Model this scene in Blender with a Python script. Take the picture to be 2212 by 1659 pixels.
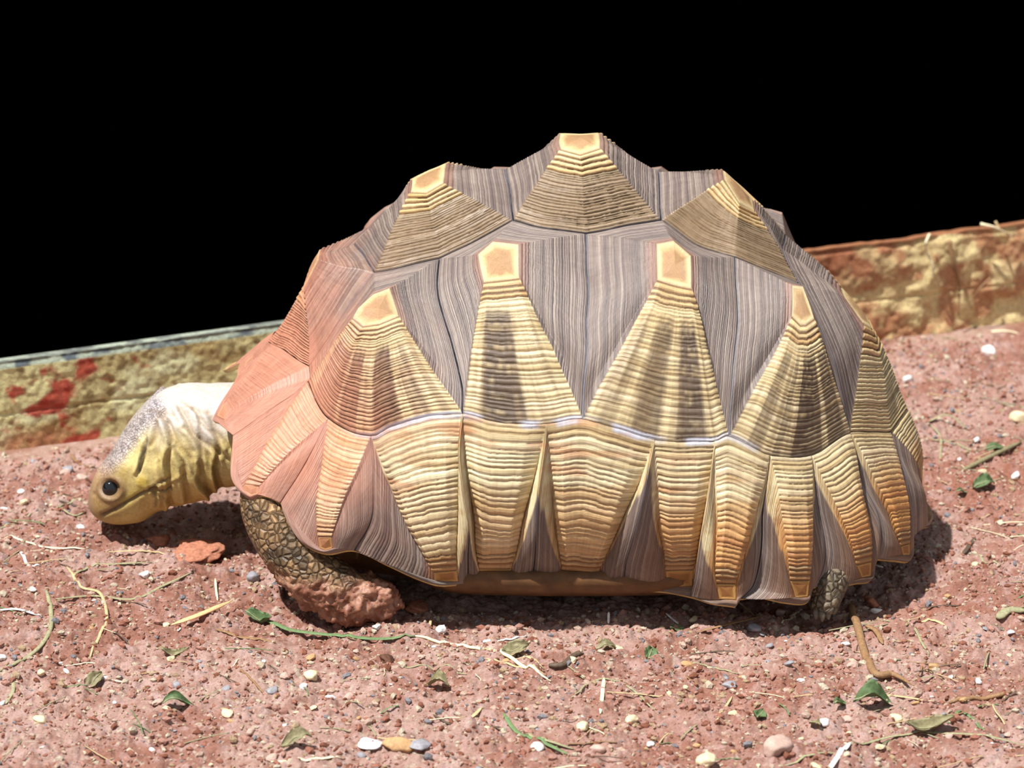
import bpy, math, random
import numpy as np
from mathutils import Vector
C = bpy.context.scene
COL = C.collection
for o in list(bpy.data.objects): bpy.data.objects.remove(o)
# ---------------------------------------------------------------- camera, light, exposure
W, H = 2212.0, 1659.0
PIT = math.radians(20); D = 2.0; MPP = 0.0003; F = D / MPP
cf = np.array([0, math.cos(PIT), -math.sin(PIT)]); cu = np.array([0, math.sin(PIT), math.cos(PIT)])
TGT = np.array([0, 0, 0.107]); CAM = TGT - D * cf
cam = bpy.data.objects.new('camera', bpy.data.cameras.new('camera')); COL.objects.link(cam)
cam.data.sensor_width = 36; cam.data.lens = 36 * F / W; cam.data.clip_start = 0.05; cam.data.clip_end = 50
cam.location = CAM; cam.rotation_euler = (math.radians(90) - PIT, 0, 0); C.camera = cam
cam.data.dof.use_dof = True; cam.data.dof.focus_distance = 1.88; cam.data.dof.aperture_fstop = 11
w = bpy.data.worlds.new('world'); C.world = w; w.use_nodes = True
w.node_tree.nodes['Background'].inputs[0].default_value = (0, 0, 0, 1)
w.node_tree.nodes['Background'].inputs[1].default_value = 0
C.view_settings.view_transform = 'Standard'; C.view_settings.look = 'None'
C.view_settings.exposure = 0.3; C.view_settings.gamma = 1; C.view_settings.use_curve_mapping = False
def sun(name, frm, strength, angle, col):
    l = bpy.data.lights.new(name, 'SUN'); l.energy = strength; l.angle = math.radians(angle); l.color = col
    o = bpy.data.objects.new(name, l); COL.objects.link(o); o.location = Vector(frm) * 2
    o.rotation_euler = Vector(frm).to_track_quat('Z', 'Y').to_euler()
sun('sun', (-0.37, -0.25, 1), 5.8, 1.2, (1, 0.975, 0.95))
sun('sky_light', (0.1, -0.5, 1), 1.15, 150, (0.82, 0.9, 1.0))
# ---------------------------------------------------------------- helpers
rng = np.random.default_rng(7); random.seed(7)
def P(px, py, Y):                       # photo measurement + distance of the plane -> place
    d = cf + np.array([1., 0, 0]) * ((px - W / 2) / F) + cu * ((H / 2 - py) / F)
    return CAM + d * ((Y - CAM[1]) / d[1])
def PZ(px, py, z=0.):
    d = cf + np.array([1., 0, 0]) * ((px - W / 2) / F) + cu * ((H / 2 - py) / F)
    return CAM + d * ((z - CAM[2]) / d[2])
def proj(v):
    q = v - CAM; dz = q @ cf
    return W / 2 + F * q[:, 0] / dz, H / 2 - F * (q @ cu) / dz
def lin(r, g, b):
    f = lambda c: (c / 255) / 12.92 if c < 10.3 else ((c / 255 + .055) / 1.055) ** 2.4
    return np.array([f(r), f(g), f(b)])
def _h(ix, iy, iz, s):
    n = (ix * 374761393 + iy * 668265263 + iz * 2147483647 + s * 974634777) & 0xffffffff
    n = ((n ^ (n >> 13)) * 1274126177) & 0xffffffff
    n = ((n ^ (n >> 15)) * 2246822519) & 0xffffffff
    return ((n ^ (n >> 16)) & 0xffffff) / float(0xffffff) * 2 - 1
def noise(x, y, z=0., s=0):
    x, y, z = np.broadcast_arrays(np.asarray(x, float), y, z)
    fx, fy, fz = np.floor(x), np.floor(y), np.floor(z)
    ix, iy, iz = fx.astype(np.int64), fy.astype(np.int64), fz.astype(np.int64)
    tx, ty, tz = x - fx, y - fy, z - fz
    tx, ty, tz = [t * t * (3 - 2 * t) for t in (tx, ty, tz)]
    r = 0
    for a in (0, 1):
        for b in (0, 1):
            for c in (0, 1):
                r = r + _h(ix + a, iy + b, iz + c, s) * (tx if a else 1 - tx) * (ty if b else 1 - ty) * (tz if c else 1 - tz)
    return r
def fbm(x, y, z=0., s=0, o=4):
    r = 0; a = 1.; f = 1.; t = 0
    for i in range(o):
        r = r + a * noise(x * f, y * f, np.asarray(z) * f, s + i); t += a; a *= .5; f *= 2.03
    return r / t
def ss(a, b, x):
    t = np.clip((x - a) / (b - a), 0, 1); return t * t * (3 - 2 * t)
def mix(a, b, t):
    t = np.asarray(t)[..., None]; return a * (1 - t) + b * t
def mesh(name, v, f, mat=None, parent=None, col=None, vec=None, smooth=True):
    me = bpy.data.meshes.new(name); v = np.asarray(v, np.float32); n = len(v)
    if isinstance(f, np.ndarray):
        k = f.shape[1]; me.vertices.add(n); me.vertices.foreach_set('co', v.ravel())
        me.loops.add(f.size); me.loops.foreach_set('vertex_index', f.astype(np.int32).ravel())
        me.polygons.add(len(f)); me.polygons.foreach_set('loop_start', np.arange(0, f.size, k, dtype=np.int32))
        me.polygons.foreach_set('loop_total', np.full(len(f), k, np.int32)); me.update(calc_edges=True)
    else:
        me.from_pydata(v.tolist(), [], f); me.update()
    me.polygons.foreach_set('use_smooth', np.full(len(me.polygons), smooth))
    if col is not None:
        a = me.color_attributes.new('col', 'FLOAT_COLOR', 'POINT')
        a.data.foreach_set('color', np.concatenate([np.clip(col, 0, 1), np.ones((n, 1))], 1).astype(np.float32).ravel())
    if vec is not None:
        a = me.attributes.new('ruv', 'FLOAT_VECTOR', 'POINT'); a.data.foreach_set('vector', vec.astype(np.float32).ravel())
    me.validate()
    o = bpy.data.objects.new(name, me); COL.objects.link(o)
    if mat: me.materials.append(mat)
    if parent: o.parent = parent
    return o
def tag(o, label=None, cat=None, group=None, kind=None):
    if label: o['label'] = label
    if cat: o['category'] = cat
    if group: o['group'] = group
    if kind: o['kind'] = kind
    return o
def grid_faces(nr, nc, wrap=True):
    i = np.arange(nr - 1)[:, None]; j = np.arange(nc if wrap else nc - 1)[None]; k = (j + 1) % nc
    return np.stack([i * nc + j, i * nc + k, (i + 1) * nc + k, (i + 1) * nc + j], -1).reshape(-1, 4)
# ---------------------------------------------------------------- materials
class NT:
    def __init__(s, name):
        s.m = bpy.data.materials.new(name); s.m.use_nodes = True; s.t = s.m.node_tree
        s.b = s.t.nodes['Principled BSDF']
    def n(s, typ, **k):
        nd = s.t.nodes.new('ShaderNode' + typ)
        for a, b in k.items():
            if a.startswith('i_'):
                key = a[2:]; key = int(key) if key.isdigit() else key.replace('_', ' ')
                if hasattr(b, 'is_linked'): s.t.links.new(b, nd.inputs[key])
                else: nd.inputs[key].default_value = b
            else: setattr(nd, a, b)
        return nd
    def l(s, a, b): s.t.links.new(a, b)
    def math(s, op, a, b=0.5):
        return s.n('Math', operation=op, i_0=a, i_1=b).outputs[0]
    def ramp(s, x, stops):
        r = s.n('ValToRGB', i_0=x); e = r.color_ramp.elements
        while len(e) < len(stops): e.new(0.5)
        for q, (p, c) in zip(e, stops): q.position = p; q.color = (*c, 1)
        return r.outputs[0]
    def mixc(s, mode, f, a, b):
        nd = s.n('Mix', data_type='RGBA', blend_type=mode)
        for k, x in ((0, f), (6, a), (7, b)):
            if hasattr(x, 'is_linked'): s.l(x, nd.inputs[k])
            else: nd.inputs[k].default_value = x if k == 0 else (*x, 1)
        return nd.outputs[2]
def simple(name, rgb, rough=.6, vary=.25, scale=300, bump=.3, spec=.4, dist=.0006):
    t = NT(name); tc = t.n('TexCoord'); nz = t.n('TexNoise', i_Vector=tc.outputs['Object'], i_Scale=scale, i_Detail=5.)
    c = lin(*rgb); lo = tuple(c * (1 - vary)); hi = tuple(np.minimum(c * (1 + vary), 1))
    t.l(t.ramp(nz.outputs[0], [(.3, lo), (.7, hi)]), t.b.inputs['Base Color'])
    bp = t.n('Bump', i_Strength=bump, i_Distance=dist, i_Height=nz.outputs[0]); t.l(bp.outputs[0], t.b.inputs['Normal'])
    t.b.inputs['Roughness'].default_value = rough; t.b.inputs['Specular IOR Level'].default_value = spec
    return t.m
def scute_mat():
    t = NT('horn_scute'); a = t.n('Attribute', attribute_name='col'); r = t.n('Attribute', attribute_name='ruv')
    sx = t.n('SeparateXYZ', i_0=r.outputs['Vector'])
    v = t.n('CombineXYZ', i_0=t.math('MULTIPLY', sx.outputs[0], 2.2), i_1=t.math('MULTIPLY', sx.outputs[1], 85.), i_2=sx.outputs[2])
    n1 = t.n('TexNoise', i_Vector=v.outputs[0], i_Scale=1., i_Detail=5., i_Roughness=.68)
    v2 = t.n('CombineXYZ', i_0=t.math('MULTIPLY', sx.outputs[0], 30.), i_1=t.math('MULTIPLY', sx.outputs[1], 2.5), i_2=sx.outputs[2])
    n2 = t.n('TexNoise', i_Vector=v2.outputs[0], i_Scale=1., i_Detail=3.)
    tc = t.n('TexCoord'); n3 = t.n('TexNoise', i_Vector=tc.outputs['Object'], i_Scale=60., i_Detail=6.)
    c = t.mixc('MULTIPLY', 1., a.outputs['Color'], t.ramp(n1.outputs[0], [(.34, (.66, .62, .6)), (.5, (1., .99, .97)), (.72, (1.22, 1.2, 1.16))]))
    c = t.mixc('MULTIPLY', .6, c, t.ramp(n2.outputs[0], [(.3, (.8, .78, .75)), (.6, (1.05, 1.05, 1.05))]))
    c = t.mixc('MULTIPLY', .6, c, t.ramp(n3.outputs[0], [(.3, (.82, .8, .8)), (.65, (1.1, 1.1, 1.1))]))
    t.l(c, t.b.inputs['Base Color'])
    b1 = t.n('Bump', i_Strength=.4, i_Distance=.0010, i_Height=n1.outputs[0])
    b2 = t.n('Bump', i_Strength=.25, i_Distance=.0006, i_Height=n2.outputs[0], i_Normal=b1.outputs[0])
    t.l(b2.outputs[0], t.b.inputs['Normal'])
    t.l(t.math('MULTIPLY_ADD', n3.outputs[0], .25), t.b.inputs['Roughness'])
    t.t.nodes[-1].inputs[2].default_value = .27
    t.b.inputs['Specular IOR Level'].default_value = .5
    return t.m
def skin_mat():
    t = NT('tortoise_skin'); a = t.n('Attribute', attribute_name='col'); r = t.n('Attribute', attribute_name='ruv')
    sx = t.n('SeparateXYZ', i_0=r.outputs['Vector']); tc = t.n('TexCoord')   # x leg scales, y crown scales, z dirt
    wn = t.n('TexNoise', i_Vector=tc.outputs['Object'], i_Scale=90., i_Detail=2.)
    wv = t.n('VectorMath', operation='MULTIPLY_ADD', i_0=wn.outputs[1], i_1=(.004, .004, .004), i_2=tc.outputs['Object'])
    vo = t.n('TexVoronoi', feature='DISTANCE_TO_EDGE', i_Vector=wv.outputs[0], i_Scale=215.)
    vc = t.n('TexVoronoi', feature='F1', i_Vector=wv.outputs[0], i_Scale=215.)
    vs = t.n('TexVoronoi', feature='DISTANCE_TO_EDGE', i_Vector=tc.outputs['Object'], i_Scale=420.)
    nz = t.n('TexNoise', i_Vector=tc.outputs['Object'], i_Scale=500., i_Detail=6., i_Roughness=.65)
    gap = t.ramp(vo.outputs[0], [(.02, (.42, .36, .3)), (.12, (.85, .8, .72)), (.4, (1.15, 1.1, 1.02))])
    cellv = t.ramp(vc.outputs['Color'], [(0., (.55, .5, .42)), (.5, (1., .95, .85)), (1., (1.6, 1.5, 1.3))])
    lg = t.mixc('MULTIPLY', 1., gap, cellv)
    c = t.mixc('MULTIPLY', sx.outputs[0], a.outputs['Color'], lg)
    c = t.mixc('MULTIPLY', sx.outputs[1], c, t.ramp(vs.outputs[0], [(.03, (.55, .52, .55)), (.15, (1.02, 1.02, 1.02))]))
    c = t.mixc('MULTIPLY', .7, c, t.ramp(nz.outputs[0], [(.3, (.7, .66, .6)), (.6, (1.08, 1.08, 1.08))]))
    t.l(c, t.b.inputs['Base Color'])
    hb = t.math('MULTIPLY', t.ramp(vo.outputs[0], [(0., (0, 0, 0)), (.25, (1, 1, 1))]), sx.outputs[0])
    b1 = t.n('Bump', i_Strength=.75, i_Distance=.0018, i_Height=hb)
    hs = t.math('MULTIPLY', t.ramp(vs.outputs[0], [(0., (0, 0, 0)), (.2, (1, 1, 1))]), sx.outputs[1])
    b2 = t.n('Bump', i_Strength=.7, i_Distance=.0008, i_Height=hs, i_Normal=b1.outputs[0])
    b3 = t.n('Bump', i_Strength=.4, i_Distance=.0008, i_Height=nz.outputs[0], i_Normal=b2.outputs[0])
    t.l(b3.outputs[0], t.b.inputs['Normal']); t.b.inputs['Roughness'].default_value = .5
    t.b.inputs['Subsurface Weight'].default_value = .05; t.b.inputs['Subsurface Radius'].default_value = (.004, .002, .001)
    t.b.inputs['Subsurface Scale'].default_value = .5
    return t.m
def vcol_mat(name, rough=.85, bump=.6, scale=900., dist=.001, spec=.25):
    t = NT(name); a = t.n('Attribute', attribute_name='col'); tc = t.n('TexCoord')
    nz = t.n('TexNoise', i_Vector=tc.outputs['Object'], i_Scale=scale, i_Detail=7., i_Roughness=.7)
    c = t.mixc('MULTIPLY', .9, a.outputs['Color'], t.ramp(nz.outputs[0], [(.3, (.62, .55, .5)), (.5, (1, 1, 1)), (.75, (1.3, 1.3, 1.3))]))
    t.l(c, t.b.inputs['Base Color'])
    bp = t.n('Bump', i_Strength=bump, i_Distance=dist, i_Height=nz.outputs[0]); t.l(bp.outputs[0], t.b.inputs['Normal'])
    t.b.inputs['Roughness'].default_value = rough; t.b.inputs['Specular IOR Level'].default_value = spec
    return t.m
M_scute = scute_mat(); M_skin = skin_mat()
M_soil = vcol_mat('red_soil', .9, .8, 700., .0016); M_wall = vcol_mat('weathered_board', .75, .7, 350., .002)
M_rim = simple('horn_rim', (196, 168, 112), .5, .2, 200); M_plas = simple('plastron_horn', (104, 72, 42), .6, .3, 120)
M_eye = simple('eye_glossy', (16, 18, 22), .06, .1, 100, 0, .8); M_claw = simple('claw_horn', (112, 104, 92), .5, .25, 400)
# ---------------------------------------------------------------- ground
SOIL = lin(200, 142, 122)
MOUNDS = [(-.205, .085, .04, .022, .012), (-.200, -.002, .030, .008, .006), (-.058, -.150, .018, .009, .008), (-.09, -.146, .02, .007, .004), (.238, -.140, .012, .008, .006), (.36, -.1, .05, .03, .006)]
def hgt(x, y):
    h = .006 * fbm(x * 9, y * 9, 0, 3, 3) + .0052 * fbm(x * 38, y * 38, 0, 11, 3)
    n = fbm(x * 130, y * 130, 0, 21, 3); h = h + .0028 * n * (0.6 + .6 * fbm(x * 14, y * 14, 5, 2, 2))
    h = h + .0034 * (np.abs(noise(x * 75, y * 75, 0, 26)) + .6 * np.abs(noise(x * 170, y * 170, 0, 27)) + .5 * np.abs(noise(x * 330, y * 330, 0, 28)) - .5)
    for (mx, my, rx, ry, a) in MOUNDS: h = h + a * np.exp(-((x - mx) / rx) ** 2 - ((y - my) / ry) ** 2)
    # hollow worn under the animal, low ridges before the foreleg
    e = ((x - .045) / .24) ** 2 + (y / .16) ** 2
    h = h - .006 * np.exp(-e ** 2) - .001
    return h
def gh(x, y): return float(hgt(np.array([x]), np.array([y]))[0])
def GP(px, py, dz=0.):
    z = 0.
    for _ in range(6):
        p = PZ(px, py, z + dz); z = gh(p[0], p[1])
    return np.array([p[0], p[1], z + dz])
def make_ground():
    ys = np.concatenate([np.linspace(-.62, -.42, 60)[:-1], np.linspace(-.42, .50, 900), np.linspace(.50, .8, 12)[1:]])
    xs = np.concatenate([np.linspace(-.9, -.40, 60)[:-1], np.linspace(-.40, .42, 860), np.linspace(.42, .9, 60)[1:]])
    X, Y = np.meshgrid(xs, ys); x, y = X.ravel(), Y.ravel()
    z = hgt(x, y)
    a = fbm(x * 22, y * 22, 0, 40, 4); b = fbm(x * 160, y * 160, 0, 50, 3); d = noise(x * 420, y * 420, 0, 60)
    c = mix(lin(208, 168, 148), lin(182, 130, 108), ss(-.2, .3, a))
    c = mix(c, lin(158, 102, 78), ss(.1, .6, b) * .55)
    c = mix(c, lin(224, 188, 174), ss(.1, .55, -b) * .6)
    c = mix(c, lin(226, 208, 178), ss(.6, .85, d) * .8)
    c = mix(c, lin(176, 108, 80), ss(.0, .5, fbm(x * 8, y * 8, 0, 90, 3) + (x - .2) * 1.2) * .45)
    A = PZ(0, 975, 0); B = PZ(2050, 716, 0); dx = (B - A)[:2] / np.linalg.norm((B - A)[:2])
    sd = (x - A[0]) * -dx[1] + (y - A[1]) * dx[0]
    fc = grid_faces(len(ys), len(xs), False); fc = fc[(sd[fc] < .011).all(1)]
    z = z * ss(0, -.03, sd) + .0 * sd
    c = mix(c, c * [.9, .95, .8], ss(-.03, 0, sd) * .5)
    return tag(mesh('ground', np.stack([x, y, z], 1), fc, M_soil, None, c * [.66, .67, .73]), kind='structure')
make_ground()
# ---------------------------------------------------------------- edging board behind
def make_wall():
    A = PZ(0, 975, 0); B = PZ(2050, 716, 0)
    dx = (B - A); dx[2] = 0; L = np.linalg.norm(dx); dx /= L; nrm = np.array([dx[1], -dx[0], 0])   # towards camera
    u = np.linspace(-.6, L + .75, 2000)
    base = A[None] + u[:, None] * dx
    tp = np.array([P(0, 783, A[1])[2] + .0, P(580, 708, A[1] + (B[1] - A[1]) * .28)[2], P(1740, 556, A[1] + (B[1] - A[1]) * .85)[2], P(2050, 497, B[1])[2]])
    X = base[:, 0]; kx = np.array([P(0, 783, A[1])[0], P(580, 708, .24)[0], P(1740, 556, B[1] * .95)[0], B[0]])
    # height along the board follows a straight, slightly rising line
    k = np.polyfit(kx, tp, 1); ht = np.polyval(k, X)
    right = ss(.1, .16, X)
    ht = ht + right * .0022 * fbm(X * 40, 0 * X, 0, 5, 3)
    vs = np.linspace(-.03, 1, 90); rows = []
    colr = []
    for v in vs:
        z = ht * v if v > 0 else np.full_like(ht, v)
        n = .0007 * fbm(X * 45, z * 60, 0, 30, 4) + .0004 * noise(X * 260, z * 260, 0, 33) + right * .004 * fbm(X * 50, z * 50, 3, 35, 3)
        n = n - .002 * ss(.93, 1, v) + .001 * np.exp(-((z - ht * .42) / .0012) ** 2) * -1
        rows.append(base + nrm * (n[:, None]) + np.array([0, 0, 1]) * z[:, None])
        c = mix(lin(206, 200, 146), lin(170, 150, 100), ss(-.25, .35, fbm(X * 34, z * 50, 0, 70, 5)))
        c = mix(c, lin(120, 92, 52), ss(.1, .4, fbm(X * 130, z * 150, 1, 71, 4)) * .7)
        c = mix(c, lin(216, 218, 172), ss(.1, .4, fbm(X * 30, z * 40, 4, 72, 4)) * .8)
        redm = ss(.1, .3, .8 * fbm(X * 60, z * 70, 2, 73, 5) + .34 * np.exp(-((X + .322) / .022) ** 2 - ((z - .032) / .018) ** 2) + .18 * np.exp(-((X + .30) / .05) ** 2 - ((z - .05) / .012) ** 2) - .34 * (1 - np.exp(-((X + .32) / .05) ** 2)))
        c = mix(c, lin(166, 48, 42), redm * .9)
        c = mix(c, lin(176, 112, 84), ss(.30, .05, v) * ss(-.4, .3, fbm(X * 40, z * 20, 2, 75, 3)) * .8)
        c = mix(c, mix(lin(214, 194, 142), lin(176, 122, 88), ss(-.25, .35, 1.3 * fbm(X * 70, z * 80, 7, 77, 5))), right * .85)
        c = mix(c, lin(128, 58, 36), right * ss(.35, .75, v + .3 * fbm(X * 20, z * 25, 3, 76, 3)) * ss(.34, .2, X) * .85)
        c = mix(c, mix(lin(150, 158, 140), lin(84, 92, 96), ss(-.1, .3, fbm(X * 90, z * 120, 3, 79, 3))), ss(.925, .945, v) * (1 - right))
        colr.append(c)
    th = .012
    for k2, (off, dz) in enumerate([(.0015, .001), (th * .5, .0014), (th, 0), (th, -.09)]):
        rows.append(base - nrm * off + np.array([0, 0, 1]) * (ht + dz)[:, None]); colr.append(mix(mix(lin(148, 156, 140), lin(96, 100, 96), ss(-.1, .3, fbm(X * 90, off * 300 + 0 * X, 3, 79, 3))), lin(140, 92, 62), right))
    v = np.concatenate(rows); c = np.concatenate(colr)
    tag(mesh('wall_back', v, grid_faces(len(rows), len(u), False)[:, ::-1], M_wall, None, np.clip(c * 1.2, 0, .9)), kind='structure')
    return A, B, dx, nrm
WALL = make_wall()
# ---------------------------------------------------------------- tortoise: shell landmarks (photo x, y, distance)
K = dict(
 b=(807,588,-.055), c=(948,559,-.06), d=(1107,478,-.05), d2=(1165,492,-.055), e=(1266,503,-.058), f=(1428,478,-.05), f2=(1500,528,-.056),
 g=(1589,556,-.06), h=(1729,615,-.052), a=(665,790,-.06),
 mF=(578,738,0), m12=(768,524,0), m23=(1092,362,0), m34=(1424,372,0), m45=(1688,540,0), mR=(1962,884,0),
 h2=(1800,775,-.083), cv=(1835,935,-.096),
 t12=(664,822,-.068), t23=(708,905,-.095), t34=(802,942,-.125), t34b=(842,926,-.132), t34c=(918,902,-.139), cm1=(999,894,-.143),
 t5a=(1066,909,-.147), t56=(1178,914,-.149), cm2=(1258,902,-.149), t6a=(1322,920,-.151), t67=(1413,949,-.151), t78=(1545,953,-.147),
 cm3=(1575,942,-.144), t89=(1664,982,-.139), t90=(1751,982,-.122), t12r=(1926,931,-.045),
 s12a=(950,650,-.085), s12b=(978,750,-.110), s12c=(998,835,-.130), s23a=(1267,640,-.1), s23b=(1264,780,-.132),
 s34a=(1594,690,-.1), s34b=(1584,830,-.13), sVa=(735,690,-.062),
 n1=(585,742,-.012), n1r=(512,812,-.012), t1=(457,905,-.045), t1b=(470,915,-.056), r12=(500,938,-.07), q12=(585,882,-.07),
 p2a=(497,1020,-.088), p2b=(515,1058,-.1), p2c=(545,1080,-.106), p2d=(568,1071,-.11), r23=(607,1086,-.115), q23a=(675,970,-.106), q23b=(640,1032,-.112),
 p3a=(617,1115,-.12), p3b=(650,1170,-.13), p3c=(705,1197,-.137), r34=(769,1192,-.138), q34a=(805,1035,-.137), q34b=(804,1120,-.141),
 p4a=(840,1223,-.142), p4b=(900,1250,-.144), p4c=(950,1265,-.144), r45=(1011,1262,-.134), q45a=(993,985,-.152), q45b=(1001,1075,-.157), q45c=(1011,1150,-.156),
 p5a=(1075,1265,-.131), r56=(1150,1264,-.129), q56a=(1167,1018,-.157), q56b=(1160,1090,-.160), q56c=(1157,1170,-.156),
 p6a=(1265,1272,-.130), r67=(1340,1272,-.131), q67a=(1395,1032,-.158), q67b=(1380,1120,-.160), q67c=(1357,1210,-.152),
 p7a=(1430,1278,-.137), r78=(1490,1290,-.142), q78a=(1528,1075,-.158), q78b=(1514,1166,-.157), q78c=(1502,1245,-.152),
 p8a=(1540,1306,-.157), p8b=(1588,1312,-.161), r89=(1600,1294,-.158), q89a=(1651,1093,-.147), q89b=(1648,1184,-.15), q89c=(1630,1262,-.152),
 p9a=(1640,1290,-.155), p9b=(1700,1303,-.153), p9c=(1745,1303,-.15), r90=(1757,1270,-.141), q90a=(1763,1075,-.129), q90b=(1782,1184,-.135), q90c=(1775,1238,-.138),
 p10a=(1800,1264,-.135), p10b=(1850,1258,-.126), p10c=(1884,1252,-.119), r01=(1890,1208,-.109), q01a=(1861,1032,-.101), q01b=(1894,1104,-.106), q01c=(1901,1166,-.109),
 p11a=(1930,1213,-.1), p11b=(1965,1212,-.089), r11=(1968,1160,-.062), q11a=(1937,981,-.052), q11b=(1960,1039,-.058), q11c=(1968,1098,-.062),
 p12a=(1996,1140,-.03), mRr=(2006,1128,0))
KP = {k: P(*v) for k, v in K.items()}
for k in list(KP): KP[k + "'"] = KP[k] * [1, -1, 1]
CEN = np.array([.045, 0, .09])
CHAINS = ["a t12 q12 r12", "n1 n1r", "t23 q23a q23b r23", "t34 q34a q34b r34", "cm1 q45a q45b q45c r45", "t56 q56a q56b q56c r56", "t67 q67a q67b q67c r67", "t78 q78a q78b q78c r78", "t89 q89a q89b q89c r89",
 "t90 q90a q90b q90c r90", "cv q01a q01b q01c r01", "t12r q11a q11b q11c r11", "c s12a s12b s12c cm1", "e s23a s23b cm2", "g s34a s34b cm3", "h h2 cv", "b sVa a", "f f2 g", "d d2 e",
 "n1r t1 t1b r12", "r12 p2a p2b p2c p2d r23", "r23 p3a p3b p3c r34 p4a p4b p4c r45 p5a r56 p6a r67 p7a r78 p8a p8b", "p8b r89", "r89 p9a p9b p9c r90", "r90 p10a p10b p10c r01", "r01 p11a p11b r11", "r11 p12a mRr p12a'",
 "t12 t23 t34 t34b t34c cm1 t5a t56 cm2 t6a t67 t78 cm3 t89 t90 cv t12r"]
TAN = {}
for ch in CHAINS:
    q = ch.split(); q_ = [n + "'" if not n.endswith("'") else n[:-1] for n in q]
    for L in (q, q[::-1], q_, q_[::-1]):
        for i in range(len(L) - 1):
            a_, b_ = KP[L[i]], KP[L[i + 1]]
            TAN[(L[i], L[i + 1])] = (KP[L[i - 1]] if i else 2 * a_ - b_, KP[L[i + 2]] if i + 2 < len(L) else 2 * b_ - a_)
def seam_pts(n0, n1, t):
    a_, b_ = KP[n0], KP[n1]; t = np.asarray(t)[:, None]
    if (n0, n1) not in TAN: return a_ * (1 - t) + b_ * t
    p0, p3 = TAN[(n0, n1)]; L = np.linalg.norm(b_ - a_)
    ta = (b_ - p0); ta = ta / np.linalg.norm(ta) * L; tb = (p3 - a_); tb = tb / np.linalg.norm(tb) * L
    return (2 * t**3 - 3 * t**2 + 1) * a_ + (t**3 - 2 * t**2 + t) * ta + (3 * t**2 - 2 * t**3) * b_ + (t**3 - t**2) * tb
ROOT = np.array([.045, 0, 0.])
root = bpy.data.objects.new('tortoise', None); COL.objects.link(root); root.location = ROOT; root.empty_display_size = .05
tag(root, 'large tortoise with bumpy grey and yellow ringed shell resting on red soil, head lowered', 'tortoise')
CR = lin(234, 216, 178); YE = lin(216, 198, 154); YD = lin(190, 162, 114); BR = lin(92, 66, 48); GR = lin(132, 117, 109); GD = lin(84, 76, 78); GL = lin(154, 140, 130); OR = lin(198, 122, 84)
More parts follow.
